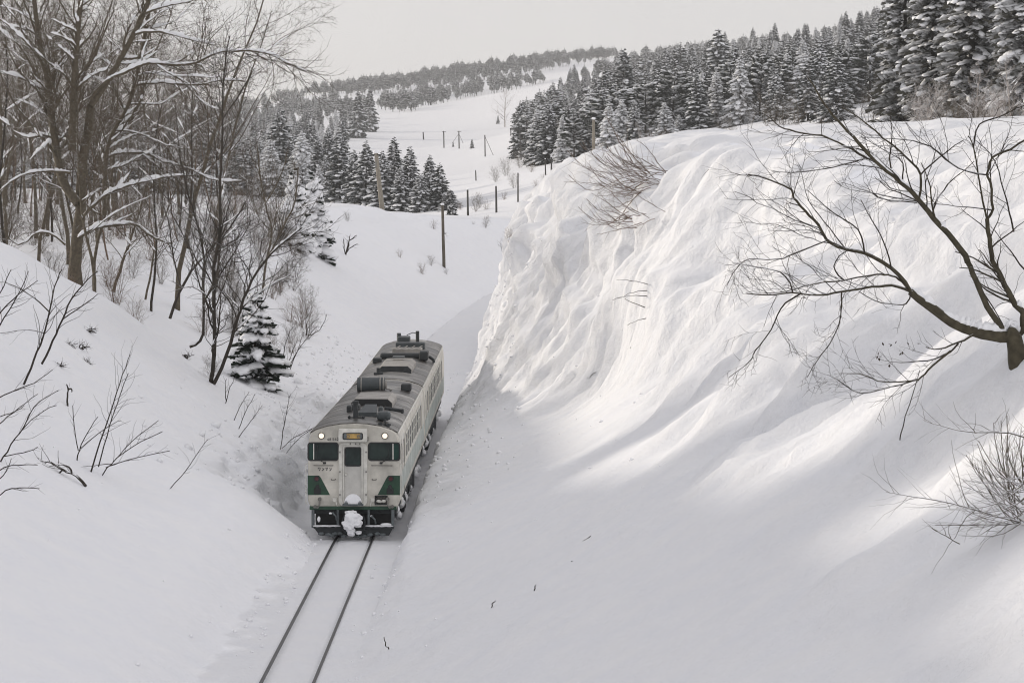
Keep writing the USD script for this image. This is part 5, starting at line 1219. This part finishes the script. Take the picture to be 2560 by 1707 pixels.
for i, (b, t_, w, lab) in enumerate([((1170, 540), (1169, 474), 5, 'dark post at the left of the row along the valley track'), ((1241, 532), (1240, 465), 5, 'dark post in the middle of the row along the valley track'), ((1295, 506), (1295, 432), 4, 'thin post right of the middle one in the valley row'), ((1378, 462), (1379, 392), 4, 'thin post close to the rim of the snow wall'), ((1364, 438), (1363, 398), 3, 'thinnest post beside the one at the rim'),
                                     ((1190, 452), (1189, 426), 3, 'short post alone on the valley floor')]):
    q = hill_at(u=b[0], v=b[1], y0=285, y1=700)
    pole(lab, b, t_, w, 'pole_dark', Yd=float(q[1]) if q is not None else 330)
for i, (b, t_, w, ex, lab) in enumerate([((1059, 350), (1058, 331), 3, 0, 'short dark pole at the far left on the open slope'), ((1110, 370), (1109, 328), 3, 1, 'dark pole with a small crossarm on the open slope'), ((1148, 372), (1147, 328), 3, 2, 'dark pole with two stays on the open slope'), ((1213, 392), (1212, 338), 3, 3, 'pole with one slanting stay on the open slope'), ((1303, 400), (1299, 322), 3, 4, 'tall thin pole with a frame at the edge of the right wood'), ((1277, 340), (1277, 323), 3, 0, 'short leg of the frame at the edge of the right wood'), ((1294, 365), (1293, 322), 2.5, 0, 'middle leg of the frame at the edge of the right wood')]):
    q = hill_at(b[0], b[1], 330, 1800)
    Yd = float(q[1]) if q is not None else 800
    px = Yd / FPX
    def ext(d, r, ex=ex, px=px):
        o = []
        if ex in (1, 2):
            o.append(('cross_arm', bx(0, -.1, d[2] * .95, 10 * px, .12, .12), 'pole_dark'))
        if ex == 2:
            o += [('stay', tube([d * .85, np.array([-18 * px, 0, d[2] * .3])], [.05, .05], 5), 'pole_dark'), ('stay', tube([d * .85, np.array([10 * px, 0, d[2] * .3])], [.05, .05], 5), 'pole_dark')]
        if ex == 3:
            o.append(('stay', tube([d * .95, np.array([26 * px, 0, -10 * px])], [.06, .06], 5), 'pole_dark'))
        if ex == 4:
            o.append(('cross_arm', bx(-13 * px, 0, d[2] * .98, 30 * px, .15, .3), 'pole_dark'))
        return o
    pole(lab, b, t_, w, 'pole_dark', ext, Yd=Yd, snow=False)

# ------------------------------------------------------------------ clods of snow thrown out by the plough or fallen from the banks
rc = np.random.default_rng(55)
ico = trimesh.creation.icosahedron(); clods = []
sel = bm[(bm[:, 1] > 52) & (bm[:, 1] < 150)]
so = sel[:, 0] - ytrack(sel[:, 1])
for cond, n, s0 in [((np.abs(so) > .75) & (np.abs(so) < 1.75), 260, .035), ((so > 1.7) & (so < 5) & (sel[:, 1] > 84), 420, .05), ((so > 2) & (so < 9), 160, .035), ((so < -1.7) & (so > -6) & (sel[:, 1] > 82), 320, .06), ((so < -2) & (so > -9), 90, .03)]:
    cand = sel[cond]
    for q in rc.choice(len(cand), n, replace=False):
        s = s0 * rc.lognormal(0, .45)
        vv = np.array(ico.vertices) * (1 + .3 * rc.normal(0, 1, (12, 1)).clip(-1, 1)) * [s, s, s * .75]
        clods.append((vv + cand[q] + [0, 0, s * .35], np.array(ico.faces)))
tag(obj('snow_clods', joined(clods), 'snow_cap', smooth=True), 'small clods of snow strewn beside the rails and below the banks', None, None, 'stuff')

# ------------------------------------------------------------------ snow dust and air
for k, (c, s, lab) in enumerate([((-6.75, 85.2, .55), (.75, 2.6, 1.0), 'whirl of powder snow at the front left corner of the railcar'), ((-7.4, 90.5, 1.2), (1.2, 4.0, 1.2), 'thin veil of powder snow along the left side of the railcar')]):
    mat(f'snow_dust_{k}', {'g': ('geometry', {}), 'n': ('noise_texture', {'scale': 1.5, 'detail': 5.0, 'roughness': 0.65, 'distortion': 0.8}), 'nr': ('map_range', {'from_min': 0.40, 'from_max': 0.70, 'clamp': True}),
                      'sub': ('vector_math', {'math_type': 'subtract', 'vector2': c}), 'div': ('vector_math', {'math_type': 'divide', 'vector2': s}), 'len': ('vector_math', {'math_type': 'length'}),
                      'fr': ('map_range', {'from_min': 0.25, 'from_max': 1.0, 'to_min': 0.5, 'to_max': 0.0, 'clamp': True}), 'mul': ('math', {'math_type': 'multiply'}),
                      'v': ('principled_volume', {'color': (0.9, 0.93, 0.94), 'anisotropy': 0.2})},
        [('g.position', 'n.vector'), ('n.fac', 'nr.value'), ('g.position', 'sub.vector1'), ('sub.vector', 'div.vector1'), ('div.vector', 'len.vector1'), ('len.value', 'fr.value'), ('nr.result', 'mul.value1'), ('fr.result', 'mul.value2'), ('mul.value', 'v.density')], None, 'v.volume')
    tag(obj('snow_dust', lump(c, s, 3 + k, .02, 3), f'snow_dust_{k}'), lab, None, None, 'stuff')
lo = np.array([GX.min() - 20, GY.min() - 20, min(GZ.min(), BANK[..., 2].min()) - 1]); hi = np.array([GX.max() + 20, GY.max() + 20, GZ.max() + 25])
hz = trimesh.creation.box(hi - lo); hz.apply_translation((lo + hi) / 2)
tag(obj('haze', (np.array(hz.vertices), np.array(hz.faces)), 'haze'), 'thin winter haze over the valley', None, None, 'stuff')
